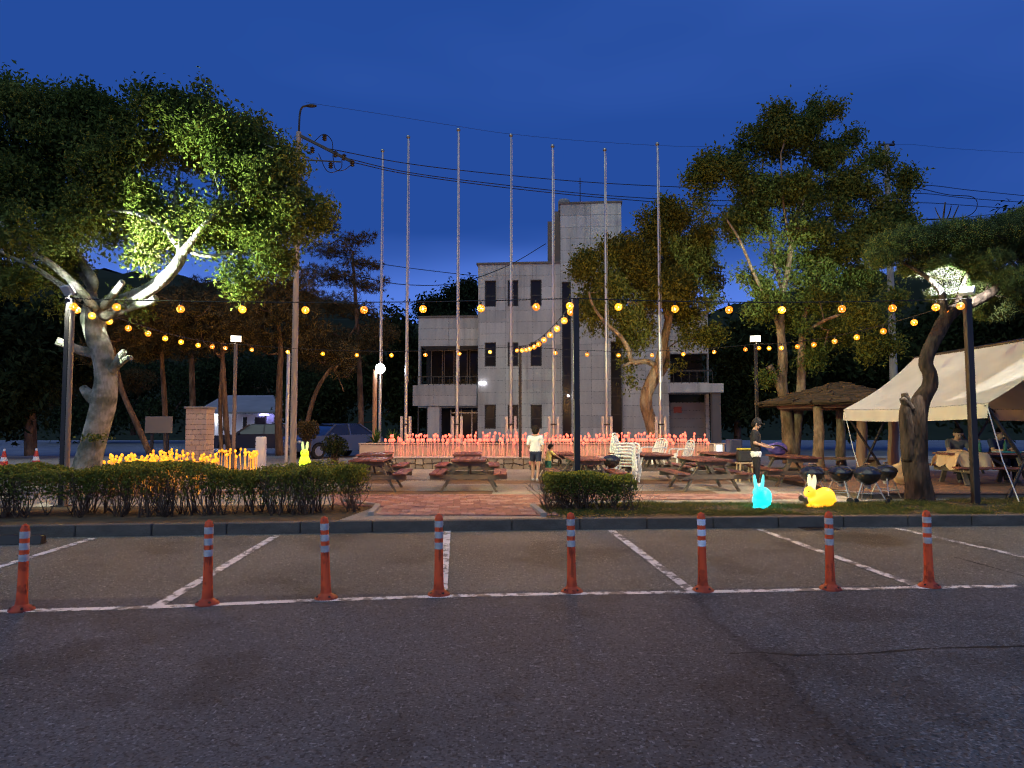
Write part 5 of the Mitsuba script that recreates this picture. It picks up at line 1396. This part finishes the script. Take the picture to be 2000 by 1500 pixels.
# low white house
hs = thing('white_house', 'low white house with grey roof and blue lit eave far left', 'house')
d = 47.0
X = lambda px: (px - 1000) * d / FPX
Zp = lambda py: P(1000, py, d)[2]
mat('house_white', proc(lambda p, n, uv: mi.Color3f(0.62, 0.63, 0.66) * (0.85 + 0.25 * fbm(p.x, p.y, p.z, 3))), 0.8)
mat('roof_grey', proc(lambda p, n, uv: mix((0.12, 0.125, 0.14), (0.2, 0.205, 0.225), fbm(p.x * 1.5, p.y * 1.5, p.z * 4, 3))), 0.7)
part(hs, 'wall', bx(X(398), X(566), d, d + 6, PZ - 0.1, Zp(806)), 'house_white')
rf = np.array([(X(392), d - 0.8, Zp(808)), (X(576), d - 0.8, Zp(808)), (X(576), d + 6.8, Zp(808)), (X(392), d + 6.8, Zp(808)), (X(400), d + 3, Zp(768)), (X(568), d + 3, Zp(768))])
part(hs, 'roof', trimesh.convex.convex_hull(np.vstack([rf, rf[:4] + (0, 0, 0.12)])), 'roof_grey')
for a, b in ((437, 443), (476, 483), (499, 521), (537, 551)):
    w = part(hs, 'window', bx(X(a), X(b), d - 0.07, d - 0.005, Zp(841), Zp(815)), 'dark_frame')
    part(w, 'pane', bx(X(a) + 0.06, X(b) - 0.06, d - 0.08, d - 0.072, Zp(839.5), Zp(816.5)), 'pane')
part(hs, 'wall_lamp', moved(trimesh.creation.icosphere(2, 0.24), (X(411), d - 0.45, Zp(812))), 'glow_body', True, emitter=area(40, 46, 60, 2.0))
part(hs, 'eave_light', bx(X(515), X(531), d - 0.7, d - 0.55, Zp(812), Zp(808.8)), 'glow_body', emitter=area(10, 9, 26, 0.5))
# cars
mat('car_blue', (0.10, 0.14, 0.22), 0.25, metal=0.3, clearcoat=0.8); mat('car_dark', (0.02, 0.02, 0.028), 0.25, metal=0.2, clearcoat=0.8)
mat('car_glass', (0.02, 0.025, 0.035), 0.05, spec=0.8); mat('tail_red', (0.4, 0.02, 0.02), 0.3); mat('head_lamp', (0.7, 0.72, 0.75), 0.15)


def car(label, x, y, rz, paint):
    t = thing('parked_car', label, 'car', 'cars parked beyond the plaza')
    loc = (x, y, PZ - 0.003)

    def put(name, m, bs, sm=35, parent=None):
        return part(parent or t, name, moved(m, loc, rz), bs, sm)

    def side_profile(pts, w, taper):
        m = trimesh.creation.extrude_polygon(sg.Polygon(pts), w, engine='earcut')
        m.apply_transform(np.array([[1, 0, 0, 0], [0, 0, 1, -w / 2], [0, 1, 0, 0], [0, 0, 0, 1.0]]))
        return m
    body = [(-2.15, 0.32), (-2.2, 0.55), (-2.12, 0.82), (-1.9, 0.92), (-0.95, 0.98), (1.5, 1.0), (2.05, 0.95), (2.2, 0.78), (2.2, 0.4), (2.1, 0.3)]
    arch = lambda cx: [(cx + 0.38 * math.cos(a), 0.32 + 0.38 * math.sin(a)) for a in np.linspace(0, np.pi, 9)]
    put('body', side_profile(body[:1] + body[1:] + arch(1.35) + arch(-1.35), 1.74, 0), paint)
    cab = np.array([(x_, y_, z_) for x_, z_, w_ in ((-1.0, 0.985, 0.80), (-0.35, 1.44, 0.62), (1.0, 1.45, 0.62), (1.75, 1.0, 0.78)) for y_ in (-w_, w_)])
    put('cabin', trimesh.convex.convex_hull(cab), 'car_glass')
    put('roof', trimesh.convex.convex_hull(np.array([(x_, y_, z_) for x_, z_, w_ in ((-0.30, 1.442, 0.615), (0.97, 1.452, 0.615), (-0.2, 1.475, 0.55), (0.9, 1.485, 0.55)) for y_ in (-w_, w_)])), paint)
    for s in (-1, 1):
        put('pillar', beam((-1.0, s * 0.81, 0.98), (-0.33, s * 0.632, 1.45), 0.06, 0.05), paint)
        put('pillar', beam((0.35, s * 0.80, 0.98), (0.35, s * 0.632, 1.45), 0.06, 0.05), paint)
        put('pillar', beam((1.72, s * 0.78, 1.0), (1.0, s * 0.632, 1.45), 0.08, 0.05), paint)
        put('headlight', moved(blob((0, 0, 0), (0.1, 0.19, 0.075), 1, 0.02, 2), (-2.1, s * 0.63, 0.72)), 'head_lamp')
        put('tail_light', moved(blob((0, 0, 0), (0.06, 0.16, 0.09), 1, 0.02, 2), (2.17, s * 0.66, 0.78)), 'tail_red')
        put('mirror', moved(blob((0, 0, 0), (0.06, 0.1, 0.07), 1, 0.02, 2), (-0.75, s * 0.97, 1.02)), paint)
        for cx in (-1.35, 1.35):
            w = trimesh.creation.cylinder(0.32, 0.2, sections=24)
            w.apply_transform(trimesh.transformations.rotation_matrix(math.pi / 2, (1, 0, 0)))
            k = put('wheel', moved(w, (cx, s * 0.76, 0.32)), 'rubber')
            r = trimesh.creation.cylinder(0.2, 0.012, sections=20)
            r.apply_transform(trimesh.transformations.rotation_matrix(math.pi / 2, (1, 0, 0)))
            put('rim', moved(r, (cx, s * 0.868, 0.32)), 'steel', 35, k)
    put('number_plate', bx(-2.235, -2.222, -0.26, 0.26, 0.46, 0.57), 'house_white', False)


car('blue grey car parked behind the lime rabbit lamp', (650 - 1000) * 31.5 / FPX, 31.5, math.radians(52), 'car_blue')
car('dark car parked in front of the white house', (508 - 1000) * 35 / FPX, 35.0, math.radians(8), 'car_dark')
solo('marker_stone', 'short white marker stone at the end of the yellow bed', 'marker stone', cbx((500 - 1000) * 22 / FPX, (518 - 1000) * 22 / FPX, 22, 22.22, PZ - 0.02, P(500, 853, 22)[2], 0.03), 'house_white')
RK = ((535, 893, 21, .16), (562, 892, 20.5, .19), (612, 885, 21, .3), (648, 888, 20.6, .26), (676, 888, 20.8, .24), (630, 895, 19.6, .2), (700, 886, 20.6, .28), (660, 878, 22.4, .3), (586, 890, 21.6, .22))
mat('rock', proc(lambda p, n, uv: mix((0.07, 0.065, 0.06), (0.2, 0.185, 0.17), fbm(p.x * 4, p.y * 4, p.z * 4, 4))), 0.9)
RL = ['at the foot of the steel pole', 'right of the steel pole foot', 'large, right of the lime rabbit lamp', 'below the small dark bush', 'left of the planter wall', 'low, in front of the bush', 'beside the end of the planter wall', 'behind the row, under the blue car', 'directly behind the lime rabbit lamp']
for i, (px, py, d, r) in enumerate(RK):
    x = (px - 1000) * d / FPX
    m = blob((0, 0, 0), (r * 1.35, r, r * 0.85), i + 3, 0.45, 3, 1.4)
    solo('rock', 'dark garden boulder ' + RL[i], 'rock', moved(m, (x, d, PZ + r * 0.3), i * 1.3), 'rock', 25, 'garden boulders behind the hedge')


def bush(label, px, py, d, r, h, seed, n=1600, leaf=0.10, pal=OLIVE):
    rng = np.random.default_rng(seed)
    t = thing('shrub', label, 'shrub')
    c0 = np.array([(px - 1000) * d / FPX, d, PZ + (h * 0.45 if py is None else 0)])
    z0 = P(px, py, d)[2] if py else c0[2]
    c = in_lobes([(np.array([c0[0], d, z0]), (r, r, h))], n, rng, seed, 0.45, 0.36, 2.2)
    m, col = leaf_mesh(c, leaf, rng, pal)
    part(t, 'foliage', m, 'leaf', color=col)
    part(t, 'stems', cat([tube([(c0[0] + rng.normal() * 0.05, d, PZ - 0.02), c[k] * 0.5 + np.array([c0[0], d, z0]) * 0.5, c[k]], [0.014, 0.009, 0.004], 5, caps=False) for k in range(26)]), 'bark_pine', True)


bush('round brown bush above the rabbit lamp left of the leaning stem', 602, 838, 26, 0.42, 0.45, 121, 1800, 0.09, BROWNP)
bush('dark twiggy bush in front of the blue grey car', 655, 872, 21.5, 0.42, 0.35, 122, 1500, 0.08, DARKG)
# spiky plants by the left end of the planter
for px, py, d, lab, sd in ((768, 856, 25.2, 'spiky leafed plant at the left end of the planter', 131), (735, 858, 24.8, 'spiky leafed plant at the foot of the street lamp', 132)):
    rng = np.random.default_rng(sd)
    t = thing('yucca', lab, 'plant')
    c = np.array([(px - 1000) * d / FPX, d, 0.9])
    for k in range(26):
        a, e = rng.uniform(0, 2 * np.pi), rng.uniform(0.3, 1.3)
        L = rng.uniform(0.4, 0.75)
        dd = np.array([math.cos(a) * math.cos(e), math.sin(a) * math.cos(e), math.sin(e)])
        s = np.cross(dd, (0, 0, 1.0)); s /= np.linalg.norm(s)
        p1, p2 = c + dd * L * 0.55 + (0, 0, 0.02), c + dd * L - (0, 0, 0.12 * L)
        part(t, 'leaf', trimesh.Trimesh(np.array([c - s * 0.015, c + s * 0.015, p1 - s * 0.028, p1 + s * 0.028, p2]), [(0, 1, 3), (0, 3, 2), (2, 3, 4)], process=False), 'leaf', color=np.tile((0.05, 0.10, 0.03), (5, 1)))

# ------------------------------------------------------------------ street lamp, utility poles, wires
sl = thing('street_lamp', 'white globe street lamp on brown post by the leftmost flagpole', 'street lamp')
d = 26.4
x = (732 - 1000) * d / FPX
part(sl, 'post', tube([(x, d, PZ), (x, d, P(700, 722, d)[2])], 0.085, 12), 'hut_wood', True)
zz = P(745, 721, d)
part(sl, 'arm', tube([(x, d - 0.08, zz[2] - 0.02), (zz[0] - 0.14, d - 0.25, zz[2] - 0.02)], 0.03, 8), 'black_steel', True)
part(sl, 'globe', moved(trimesh.creation.icosphere(3, 0.185), (zz[0], d - 0.25, zz[2])), 'glow_body', True, emitter=area(34, 38, 46, 4.0))
mat('pole_concrete', proc(lambda p, n, uv: mix((0.22, 0.2, 0.18), (0.34, 0.31, 0.28), fbm(p.x * 6, p.y * 6, p.z * 1.5, 4))), 0.85)
up1 = thing('utility_pole', 'tall concrete utility pole with street light arm beside the big tree', 'utility pole')
d = 24.5
x = (574 - 1000) * d / FPX
ztop = P(580, 258, d)[2]
part(up1, 'pole', tube([(x, d, PZ - 0.1), (x, d, ztop)], [0.115, 0.085], 14), 'pole_concrete', True)
part(up1, 'lamp_arm', tube(smooth_path([(x, d, ztop - 0.4), (x + 0.02, d, ztop + 0.55), (x + 0.1, d, ztop + 0.88), (x + 0.32, d, ztop + 0.95)], 5), 0.035, 8), 'black_steel', True)
part(up1, 'lamp_head', moved(blob((0, 0, 0), (0.2, 0.09, 0.055), 1, 0.05, 2), (x + 0.42, d, ztop + 0.94)), 'black_steel', True)
arms = []
for k, (px, py) in enumerate(((628, 290), (672, 312))):
    e = P(px, py, d)
    arms.append(e)
part(up1, 'cross_arm', beam((x + 0.03, d - 0.02, ztop - 0.12), arms[1] + (0.25, 0, -0.06), 0.09, 0.09), 'black_steel')
part(up1, 'brace', beam((x + 0.03, d - 0.06, ztop - 1.0), arms[1] + (-0.1, -0.06, -0.1), 0.04, 0.04), 'black_steel')
for k, (px, py) in enumerate(((610, 292), (634, 268), (655, 300), (672, 306), (688, 318), (646, 322))):
    e = P(px, py, d)
    part(up1, 'insulator', moved(lathe([(0, -0.13), (0.035, -0.13), (0.085, -0.09), (0.04, -0.06), (0.09, -0.02), (0.04, 0.01), (0.085, 0.05), (0.03, 0.09), (0, 0.12)], 12), e), 'black_steel', 30)
part(up1, 'jumper_wire', cat([tube(smooth_path([P(*q, d) for q in s], 5), 0.014, 4) for s in (((612, 278), (632, 262), (648, 275), (650, 300)), ((650, 302), (655, 330), (672, 332), (690, 318)), ((622, 300), (640, 335), (665, 330), (668, 310)))]), 'wire_black')
solo('steel_pipe', 'slim galvanised pipe standing in front of the utility pole', 'pole', tube([((561 - 1000) * 23.6 / FPX, 23.6, PZ), ((562 - 1000) * 23.6 / FPX, 23.6, P(560, 690, 23.6)[2])], 0.06, 10), 'steel', True)
up2 = thing('utility_pole', 'utility pole with crossarm rising behind the tall tree', 'utility pole')
d2 = 30.0
x = (1747 - 1000) * d2 / FPX
z2 = P(1747, 284, d2)[2]
part(up2, 'pole', tube([(x, d2, PZ - 0.1), (x, d2, z2)], [0.17, 0.11], 14), 'pole_concrete', True)
part(up2, 'cross_arm', beam((x - 0.35, d2, z2 + 0.03), (x + 0.35, d2, z2 + 0.03), 0.08, 0.08), 'black_steel')
for k in (-1, 1):
    part(up2, 'insulator', moved(lathe([(0, -0.1), (0.06, -0.07), (0.03, -0.03), (0.06, 0.02), (0, 0.08)], 10), (x + k * 0.3, d2, z2 + 0.14)), 'black_steel', 30)


def wire(label, pts, r=0.016, group='overhead wires'):
    p = smooth_path([P(*q) for q in pts], 10)
    solo('power_line', label, 'wire', tube(p, r, 4), 'wire_black', True, group)


wire('upper of the three main wires crossing the sky', [(640, 290, 24.5), (800, 320, 25.5), (1000, 343, 27), (1200, 359, 28.5), (1420, 367, 29.5), (1700, 362, 30), (1812, 362, 31), (1900, 372, 33), (2100, 392, 36)])
wire('middle of the three main wires crossing the sky', [(660, 305, 24.5), (800, 337, 25.5), (1000, 363, 27), (1200, 383, 28.5), (1420, 392, 29.5), (1700, 384, 30), (1800, 378, 31), (1900, 388, 33), (2100, 402, 36)])
wire('lowest of the three main wires crossing the sky', [(680, 315, 24.5), (800, 341, 25.5), (1000, 368, 27), (1200, 388, 28.5), (1420, 402, 29.5), (1700, 398, 30), (1800, 396, 31), (1900, 402, 33), (2100, 416, 36)])
wire('thin wire leaving the street light arm over the flagpoles', [(597, 200, 24.5), (740, 222, 25.2), (890, 246, 26), (1000, 262, 27), (1180, 278, 28), (1400, 287, 29), (1747, 282, 30), (1860, 290, 32), (2100, 305, 36)], 0.006)
wire('low wire to the corner of the building', [(690, 538, 33), (780, 555, 35), (870, 556, 37), (930, 543, 38.6), (1000, 515, 38.6), (1066, 476, 39.8)], 0.02)
wire('pale low wire left of the building', [(640, 498, 40), (760, 518, 41), (860, 531, 42), (932, 539, 43)], 0.02)
wire('wire passing the pine at the right', [(1790, 366, 31), (1850, 380, 31), (1900, 385, 31), (1908, 405, 31), (1890, 422, 31), (1850, 427, 31), (1800, 428, 31)], 0.018)
wire('lowest wire at the right edge', [(1747, 430, 30), (1850, 428, 32), (1950, 418, 34), (2100, 410, 36)], 0.014)

# white lit box, bins at the right end of the wall
mat('navy', (0.03, 0.04, 0.10), 0.6); mat('violet', (0.09, 0.07, 0.28), 0.6, two=True); mat('bag_black', (0.015, 0.014, 0.016), 0.6); mat('bag_yellow', (0.45, 0.33, 0.03), 0.6); mat('pale_wood', (0.42, 0.3, 0.18), 0.6)
q = P(1405, 886, 22.6)
lb = thing('lit_box', 'small white lit box at the right end of the stone wall', 'lamp')
part(lb, 'case', cbx(q[0] - 0.12, q[0] + 0.12, 22.6, 22.8, PZ, 0.95, 0.01), 'house_white')
part(lb, 'panel', bx(q[0] - 0.09, q[0] + 0.09, 22.592, 22.598, 0.5, 0.92), 'glow_body', emitter=area(1.0, 1.05, 1.1, 0.3))
solo('storage_bin', 'dark blue storage bin right of the small lit box', 'bin', cbx((1425 - 1000) * 22 / FPX, (1449 - 1000) * 22 / FPX, 22, 22.5, PZ, P(1436, 858, 22)[2], 0.03), 'navy')
st = thing('stool', 'pale wooden stool behind the person in black', 'stool')
sx = (1452 - 1000) * 17.6 / FPX
part(st, 'seat', moved(cbx(-0.19, 0.19, -0.16, 0.16, 0.45, 0.485, 0.01), (sx, 17.6, PZ)), 'pale_wood')
for a in (-1, 1):
    for b in (-1, 1):
        part(st, 'leg', moved(beam((a * 0.14, b * 0.12, 0.449), (a * 0.17, b * 0.15, 0), 0.035, 0.035), (sx, 17.6, PZ)), 'pale_wood')
bg = thing('cooler_bag', 'black cooler bag with yellow lid on the pale stool', 'bag')
part(bg, 'body', moved(cbx(-0.17, 0.17, -0.13, 0.13, 0.487, 0.78, 0.04), (sx, 17.6, PZ)), 'bag_black')
part(bg, 'lid', moved(cbx(-0.165, 0.165, -0.125, 0.125, 0.782, 0.83, 0.02), (sx, 17.6, PZ)), 'bag_yellow')
bp = thing('backpack', 'violet backpack lying on the table beside the person in black', 'bag')
bxp = ((1516 - 1000) * 17.3 / FPX, 17.3, PZ + 0.83)
part(bp, 'sack', moved(blob((0, 0, 0), (0.24, 0.17, 0.155), 5, 0.22, 3, 1.6), bxp), 'violet', True)
part(bp, 'strap', moved(tube(smooth_path([(-0.2, -0.1, 0.06), (-0.05, -0.2, 0.08), (0.1, -0.2, 0.0), (0.2, -0.1, -0.08)], 4), 0.018, 6), bxp), 'bag_black', True)
solo('cup', 'white paper cup on the table in front of the white chairs', 'cup', moved(lathe([(0, 0), (0.03, 0), (0.042, 0.1), (0.039, 0.1), (0.028, 0.004), (0, 0.004)], 14), ((1318 - 1000) * 15.6 / FPX, 15.6, PZ + 0.68)), 'plate_white', 30)
# ------------------------------------------------------------------ people
def skin_mat(name, c):
    return mat(name, proc(lambda p, n, uv, c=c: mi.Color3f(c) * (0.88 + 0.22 * fbm(p.x * 14, p.y * 14, p.z * 14, 3))), 0.5)


skin_mat('skin', (0.42, 0.25, 0.17))
def cloth_mat(name, c):
    return mat(name, proc(lambda p, n, uv, c=c: mi.Color3f(c) * (0.75 + 0.45 * fbm(p.x * 9, p.y * 9, p.z * 6, 4))), 0.85, spec=0.2)


for nme, c in (('cloth_black', (0.022, 0.022, 0.026)), ('cloth_white', (0.80, 0.80, 0.78)), ('cloth_yellow', (0.62, 0.52, 0.16)), ('cloth_green', (0.04, 0.16, 0.11)), ('cloth_navy', (0.03, 0.04, 0.08)), ('hair', (0.014, 0.011, 0.01)), ('shoe_white', (0.6, 0.6, 0.6)), ('cloth_grey', (0.1, 0.1, 0.11))):
    cloth_mat(nme, c)


def ball(p, r):
    return Manifold.sphere(float(r), 14).translate([float(x) for x in p])


def bone(a, ra, b, rb):
    return Manifold.batch_hull([ball(a, ra), ball(b, rb)])


def solid(ms, ref, it=6):
    m = ms[0]
    for q in ms[1:]:
        m = m + q
    m = m.refine_to_length(ref).to_mesh()
    t = trimesh.Trimesh(m.vert_properties[:, :3], m.tri_verts)
    trimesh.smoothing.filter_taubin(t, iterations=it)
    return t


def person(label, loc, rz, H, J, top, bottom, sleeve=0.5, leg_cover=0.45, shoes='shoe_white', cap=None, child=False, belt=None, group=None):
    """J: joints in metres for a figure 1.7 m tall that faces -y; scaled to H. One skin, clothes over it."""
    t = thing('person', label, 'person', group)
    s = H / 1.7
    J = {k: np.array(v, float) for k, v in J.items()}
    hr = 0.105 * (1.22 if child else 1.0)

    def put(name, m, bs, lab=None):
        part(t, name, moved(m, loc, rz, s), bs, True, lab)
    up = J['head'] - J['neck']
    up = up / np.linalg.norm(up)
    fw = J.get('look', np.array([0, -1.0, 0]))
    fw = fw - up * np.dot(fw, up); fw /= np.linalg.norm(fw)
    sd = np.cross(fw, up)
    hc = J['head']
    B = [Manifold.batch_hull([ball(hc + up * 0.025 + (-fw) * 0.012, hr * 0.93), ball(hc - up * hr * 0.55 + fw * 0.022, hr * 0.62), ball(hc - up * hr * 0.9 + fw * 0.045, hr * 0.30)]),
         bone(hc + fw * hr * 0.84 + up * 0.012, 0.010, hc + fw * (hr * 0.98) - up * 0.025, 0.016), bone(J['neck'] - up * 0.03, 0.058, hc - up * hr * 0.5, 0.052)]
    for q in (-1, 1):
        B.append(bone(hc + sd * q * hr * 0.9 + up * 0.01, 0.020, hc + sd * q * hr * 0.9 - up * 0.03, 0.014))
        B.append(bone(hc + fw * hr * 0.82 + sd * q * 0.02 - up * 0.05, 0.008, hc + fw * hr * 0.84 - up * 0.052, 0.010))
    w = 0.9 if child else 1.0
    B += [Manifold.batch_hull([ball(J['shL'], 0.055), ball(J['shR'], 0.055), ball(J['chest'] , 0.115), ball(J['neck'] - up * 0.03, 0.06)]), Manifold.batch_hull([ball(J['chest'], 0.12), ball(J['pelvis'] + (0.07, 0, 0), 0.105), ball(J['pelvis'] - (0.07, 0, 0), 0.105)])]
    for q in 'LR':
        B += [bone(J['sh' + q], 0.052, J['el' + q], 0.040), bone(J['el' + q], 0.040, J['wr' + q], 0.028)]
        B += [bone(J['hip' + q], 0.088, J['kn' + q], 0.056), bone(J['kn' + q], 0.055, J['an' + q], 0.037), bone(J['an' + q] - (0, 0, 0.03), 0.038, J['toe' + q], 0.030)]
        hd = J.get('hand' + q)
        d = (J['wr' + q] - J['el' + q]); d /= np.linalg.norm(d)
        if hd is not None:
            d = hd / np.linalg.norm(hd)
        side = np.cross(d, (0, 0, 1.0) if abs(d[2]) < 0.8 else (0, 1.0, 0)); side /= np.linalg.norm(side)
        nrm = np.cross(side, d)
        palm = J['wr' + q] + d * 0.085
        B.append(Manifold.batch_hull([ball(J['wr' + q], 0.024)] + [ball(palm + side * k * 0.028, 0.014) for k in (-1, 1)]))
        for k, (o, l) in enumerate(((-0.033, 0.062), (-0.011, 0.075), (0.011, 0.07), (0.033, 0.055))):
            a = palm + side * o
            b = a + d * l * 0.55 - nrm * 0.006
            c = b + d * l * 0.4 - nrm * 0.022
            B += [bone(a, 0.0095, b, 0.009), bone(b, 0.009, c, 0.008)]
        a = J['wr' + q] + d * 0.03 - side * 0.028
        B += [bone(a, 0.012, a + d * 0.03 - side * 0.024, 0.0105), bone(a + d * 0.03 - side * 0.024, 0.0105, a + d * 0.06 - side * 0.028 - nrm * 0.01, 0.009)]
    put('body', solid(B, 0.02, 4), 'skin')
    S = [Manifold.batch_hull([ball(J['shL'], 0.066), ball(J['shR'], 0.066), ball(J['chest'], 0.134), ball(J['neck'] - up * 0.06, 0.062)]), Manifold.batch_hull([ball(J['chest'], 0.136), ball(J['pelvis'] + (0.075, 0, 0.0), 0.118), ball(J['pelvis'] - (0.075, 0, 0.0), 0.118)])]
    for q in 'LR':
        e = J['sh' + q] + (J['el' + q] - J['sh' + q]) * sleeve
        S.append(bone(J['sh' + q], 0.068, e, 0.058))
    put('shirt', solid(S, 0.03, 5), top)
    P_ = [Manifold.batch_hull([ball(J['pelvis'] + (0.075, 0, -0.02), 0.121), ball(J['pelvis'] + (-0.075, 0, -0.02), 0.121), ball(J['hipL'], 0.105), ball(J['hipR'], 0.105)])]
    for q in 'LR':
        if leg_cover <= 1:
            P_.append(bone(J['hip' + q], 0.107, J['hip' + q] + (J['kn' + q] - J['hip' + q]) * leg_cover, 0.085))
        else:
            P_ += [bone(J['hip' + q], 0.105, J['kn' + q], 0.075), bone(J['kn' + q], 0.075, J['kn' + q] + (J['an' + q] - J['kn' + q]) * 0.92, 0.06)]
    put('trousers' if leg_cover > 1 else 'shorts', solid(P_, 0.03, 5), bottom)
    if belt:
        put('shirt_hem', solid([Manifold.batch_hull([ball(J['pelvis'] + (k * 0.078, 0, dz), 0.126) for k in (-1, 1) for dz in (-0.125, -0.09)])], 0.03, 3), belt)
    hairm = [Manifold.batch_hull([ball(hc + up * 0.045 - fw * 0.022, hr * 0.98), ball(hc - fw * 0.05 - up * 0.02, hr * 0.82)])]
    put('hair', solid(hairm, 0.02, 5), 'hair')
    for q in (-1, 1):
        put('eye', moved(trimesh.creation.icosphere(1, 0.0095), hc + fw * hr * 0.83 + sd * q * 0.037 + up * 0.006), 'hair')
    if cap:
        put('cap', solid([Manifold.batch_hull([ball(hc + up * 0.06 - fw * 0.01, hr * 1.04), ball(hc + up * 0.035 - fw * 0.01, hr * 1.06)]), Manifold.batch_hull([ball(hc + up * 0.055 + fw * hr * 0.9 + sd * q * 0.05, 0.012) for q in (-1, 1)] + [ball(hc + up * 0.045 + fw * hr * 1.65 + sd * q * 0.04, 0.010) for q in (-1, 1)])], 0.02, 3), cap)
    for q in 'LR':
        put('shoe', solid([Manifold.batch_hull([ball(J['an' + q] - (0, 0, 0.035), 0.047), ball(J['toe' + q], 0.038), ball(J['toe' + q] * 0.5 + (J['an' + q] - (0, 0, 0.03)) * 0.5, 0.047)])], 0.02, 3), shoes)
    return t


STAND = dict(pelvis=(0, 0.0, 0.94), chest=(0, 0.01, 1.26), neck=(0, 0.015, 1.43), head=(0, -0.005, 1.575), shL=(0.18, 0.015, 1.37), shR=(-0.18, 0.015, 1.37), hipL=(0.09, 0, 0.90), hipR=(-0.09, 0, 0.90), knL=(0.10, -0.015, 0.49), knR=(-0.10, -0.015, 0.49),
             anL=(0.105, 0.02, 0.085), anR=(-0.105, 0.02, 0.085), toeL=(0.12, -0.12, 0.035), toeR=(-0.12, -0.12, 0.035), elL=(0.23, 0.03, 1.10), elR=(-0.23, 0.03, 1.10), wrL=(0.23, -0.06, 0.86), wrR=(-0.23, -0.06, 0.86))
q = G(1478, 951, PZ)
# facing right, both hands held forward over the table edge
person('person in black shirt, trousers and cap standing at the grey picnic table', (q[0], q[1], PZ), math.radians(66), 1.53,
       {**STAND, 'elL': (0.21, -0.04, 1.10), 'elR': (-0.23, 0.0, 1.10), 'wrL': (0.06, -0.29, 1.02), 'wrR': (-0.07, -0.27, 1.0), 'handL': (-0.25, -1, -0.1), 'handR': (0.35, -1, -0.1), 'look': (0, -1, -0.28), 'head': (0, -0.03, 1.57)},
       'cloth_black', 'cloth_black', sleeve=0.72, leg_cover=2, cap='cloth_black', belt='cloth_white')
# child in white, seen from behind, walking away
q = G(1047, 944, PZ)
person('child in white shirt and dark shorts walking away from the camera', (q[0], q[1] + 0.35, PZ), math.radians(170), 1.36,
       {**STAND, 'knL': (0.10, -0.14, 0.52), 'anL': (0.10, -0.10, 0.12), 'toeL': (0.11, -0.25, 0.06), 'knR': (-0.09, 0.04, 0.49), 'anR': (-0.09, 0.24, 0.14), 'toeR': (-0.095, 0.13, 0.05), 'wrL': (0.16, -0.2, 0.98), 'wrR': (-0.24, 0.1, 0.9), 'head': (0.0, -0.02, 1.565)},
       'cloth_white', 'cloth_navy', sleeve=0.75, leg_cover=0.55, child=True)
# small child in yellow, leaning to the table
q = G(1064, 940, PZ)
person('small child in yellow shirt and green shorts reaching toward the table', (q[0] + 0.08, q[1] - 0.05, PZ), math.radians(112), 0.92,
       {**STAND, 'chest': (0, -0.06, 1.25), 'neck': (0, -0.09, 1.41), 'head': (0, -0.15, 1.56), 'shL': (0.17, -0.08, 1.35), 'shR': (-0.17, -0.08, 1.35), 'elL': (0.2, -0.30, 1.22), 'wrL': (0.16, -0.52, 1.12), 'elR': (-0.2, -0.28, 1.2), 'wrR': (-0.15, -0.5, 1.08)},
       'cloth_yellow', 'cloth_green', sleeve=0.8, leg_cover=0.95, child=True)
SIT = dict(pelvis=(0, 0.0, 0.50), chest=(0, -0.05, 0.82), neck=(0, -0.10, 0.98), head=(0, -0.17, 1.11), shL=(0.18, -0.08, 0.93), shR=(-0.18, -0.08, 0.93), hipL=(0.09, -0.02, 0.48), hipR=(-0.09, -0.02, 0.48), knL=(0.11, -0.42, 0.50), knR=(-0.11, -0.42, 0.50),
           anL=(0.11, -0.40, 0.085), anR=(-0.11, -0.40, 0.085), toeL=(0.12, -0.54, 0.035), toeR=(-0.12, -0.54, 0.035), elL=(0.24, -0.22, 0.72), elR=(-0.24, -0.22, 0.72), wrL=(0.14, -0.44, 0.74), wrR=(-0.12, -0.44, 0.74), look=(0, -1, -0.4))
person('person in dark shirt sitting at the left end of the tent table', (10.05, 16.32, DZ - 0.02), math.radians(-6), 1.68, SIT, 'cloth_grey', 'cloth_black', sleeve=0.6, leg_cover=2, shoes='cloth_grey', group=None)
person('person in dark shirt sitting at the right end of the tent table', (10.95, 16.30, DZ - 0.02), math.radians(8), 1.70, {**SIT, 'wrL': (0.05, -0.46, 0.76)}, 'cloth_navy', 'cloth_black', sleeve=0.6, leg_cover=2, shoes='cloth_grey')
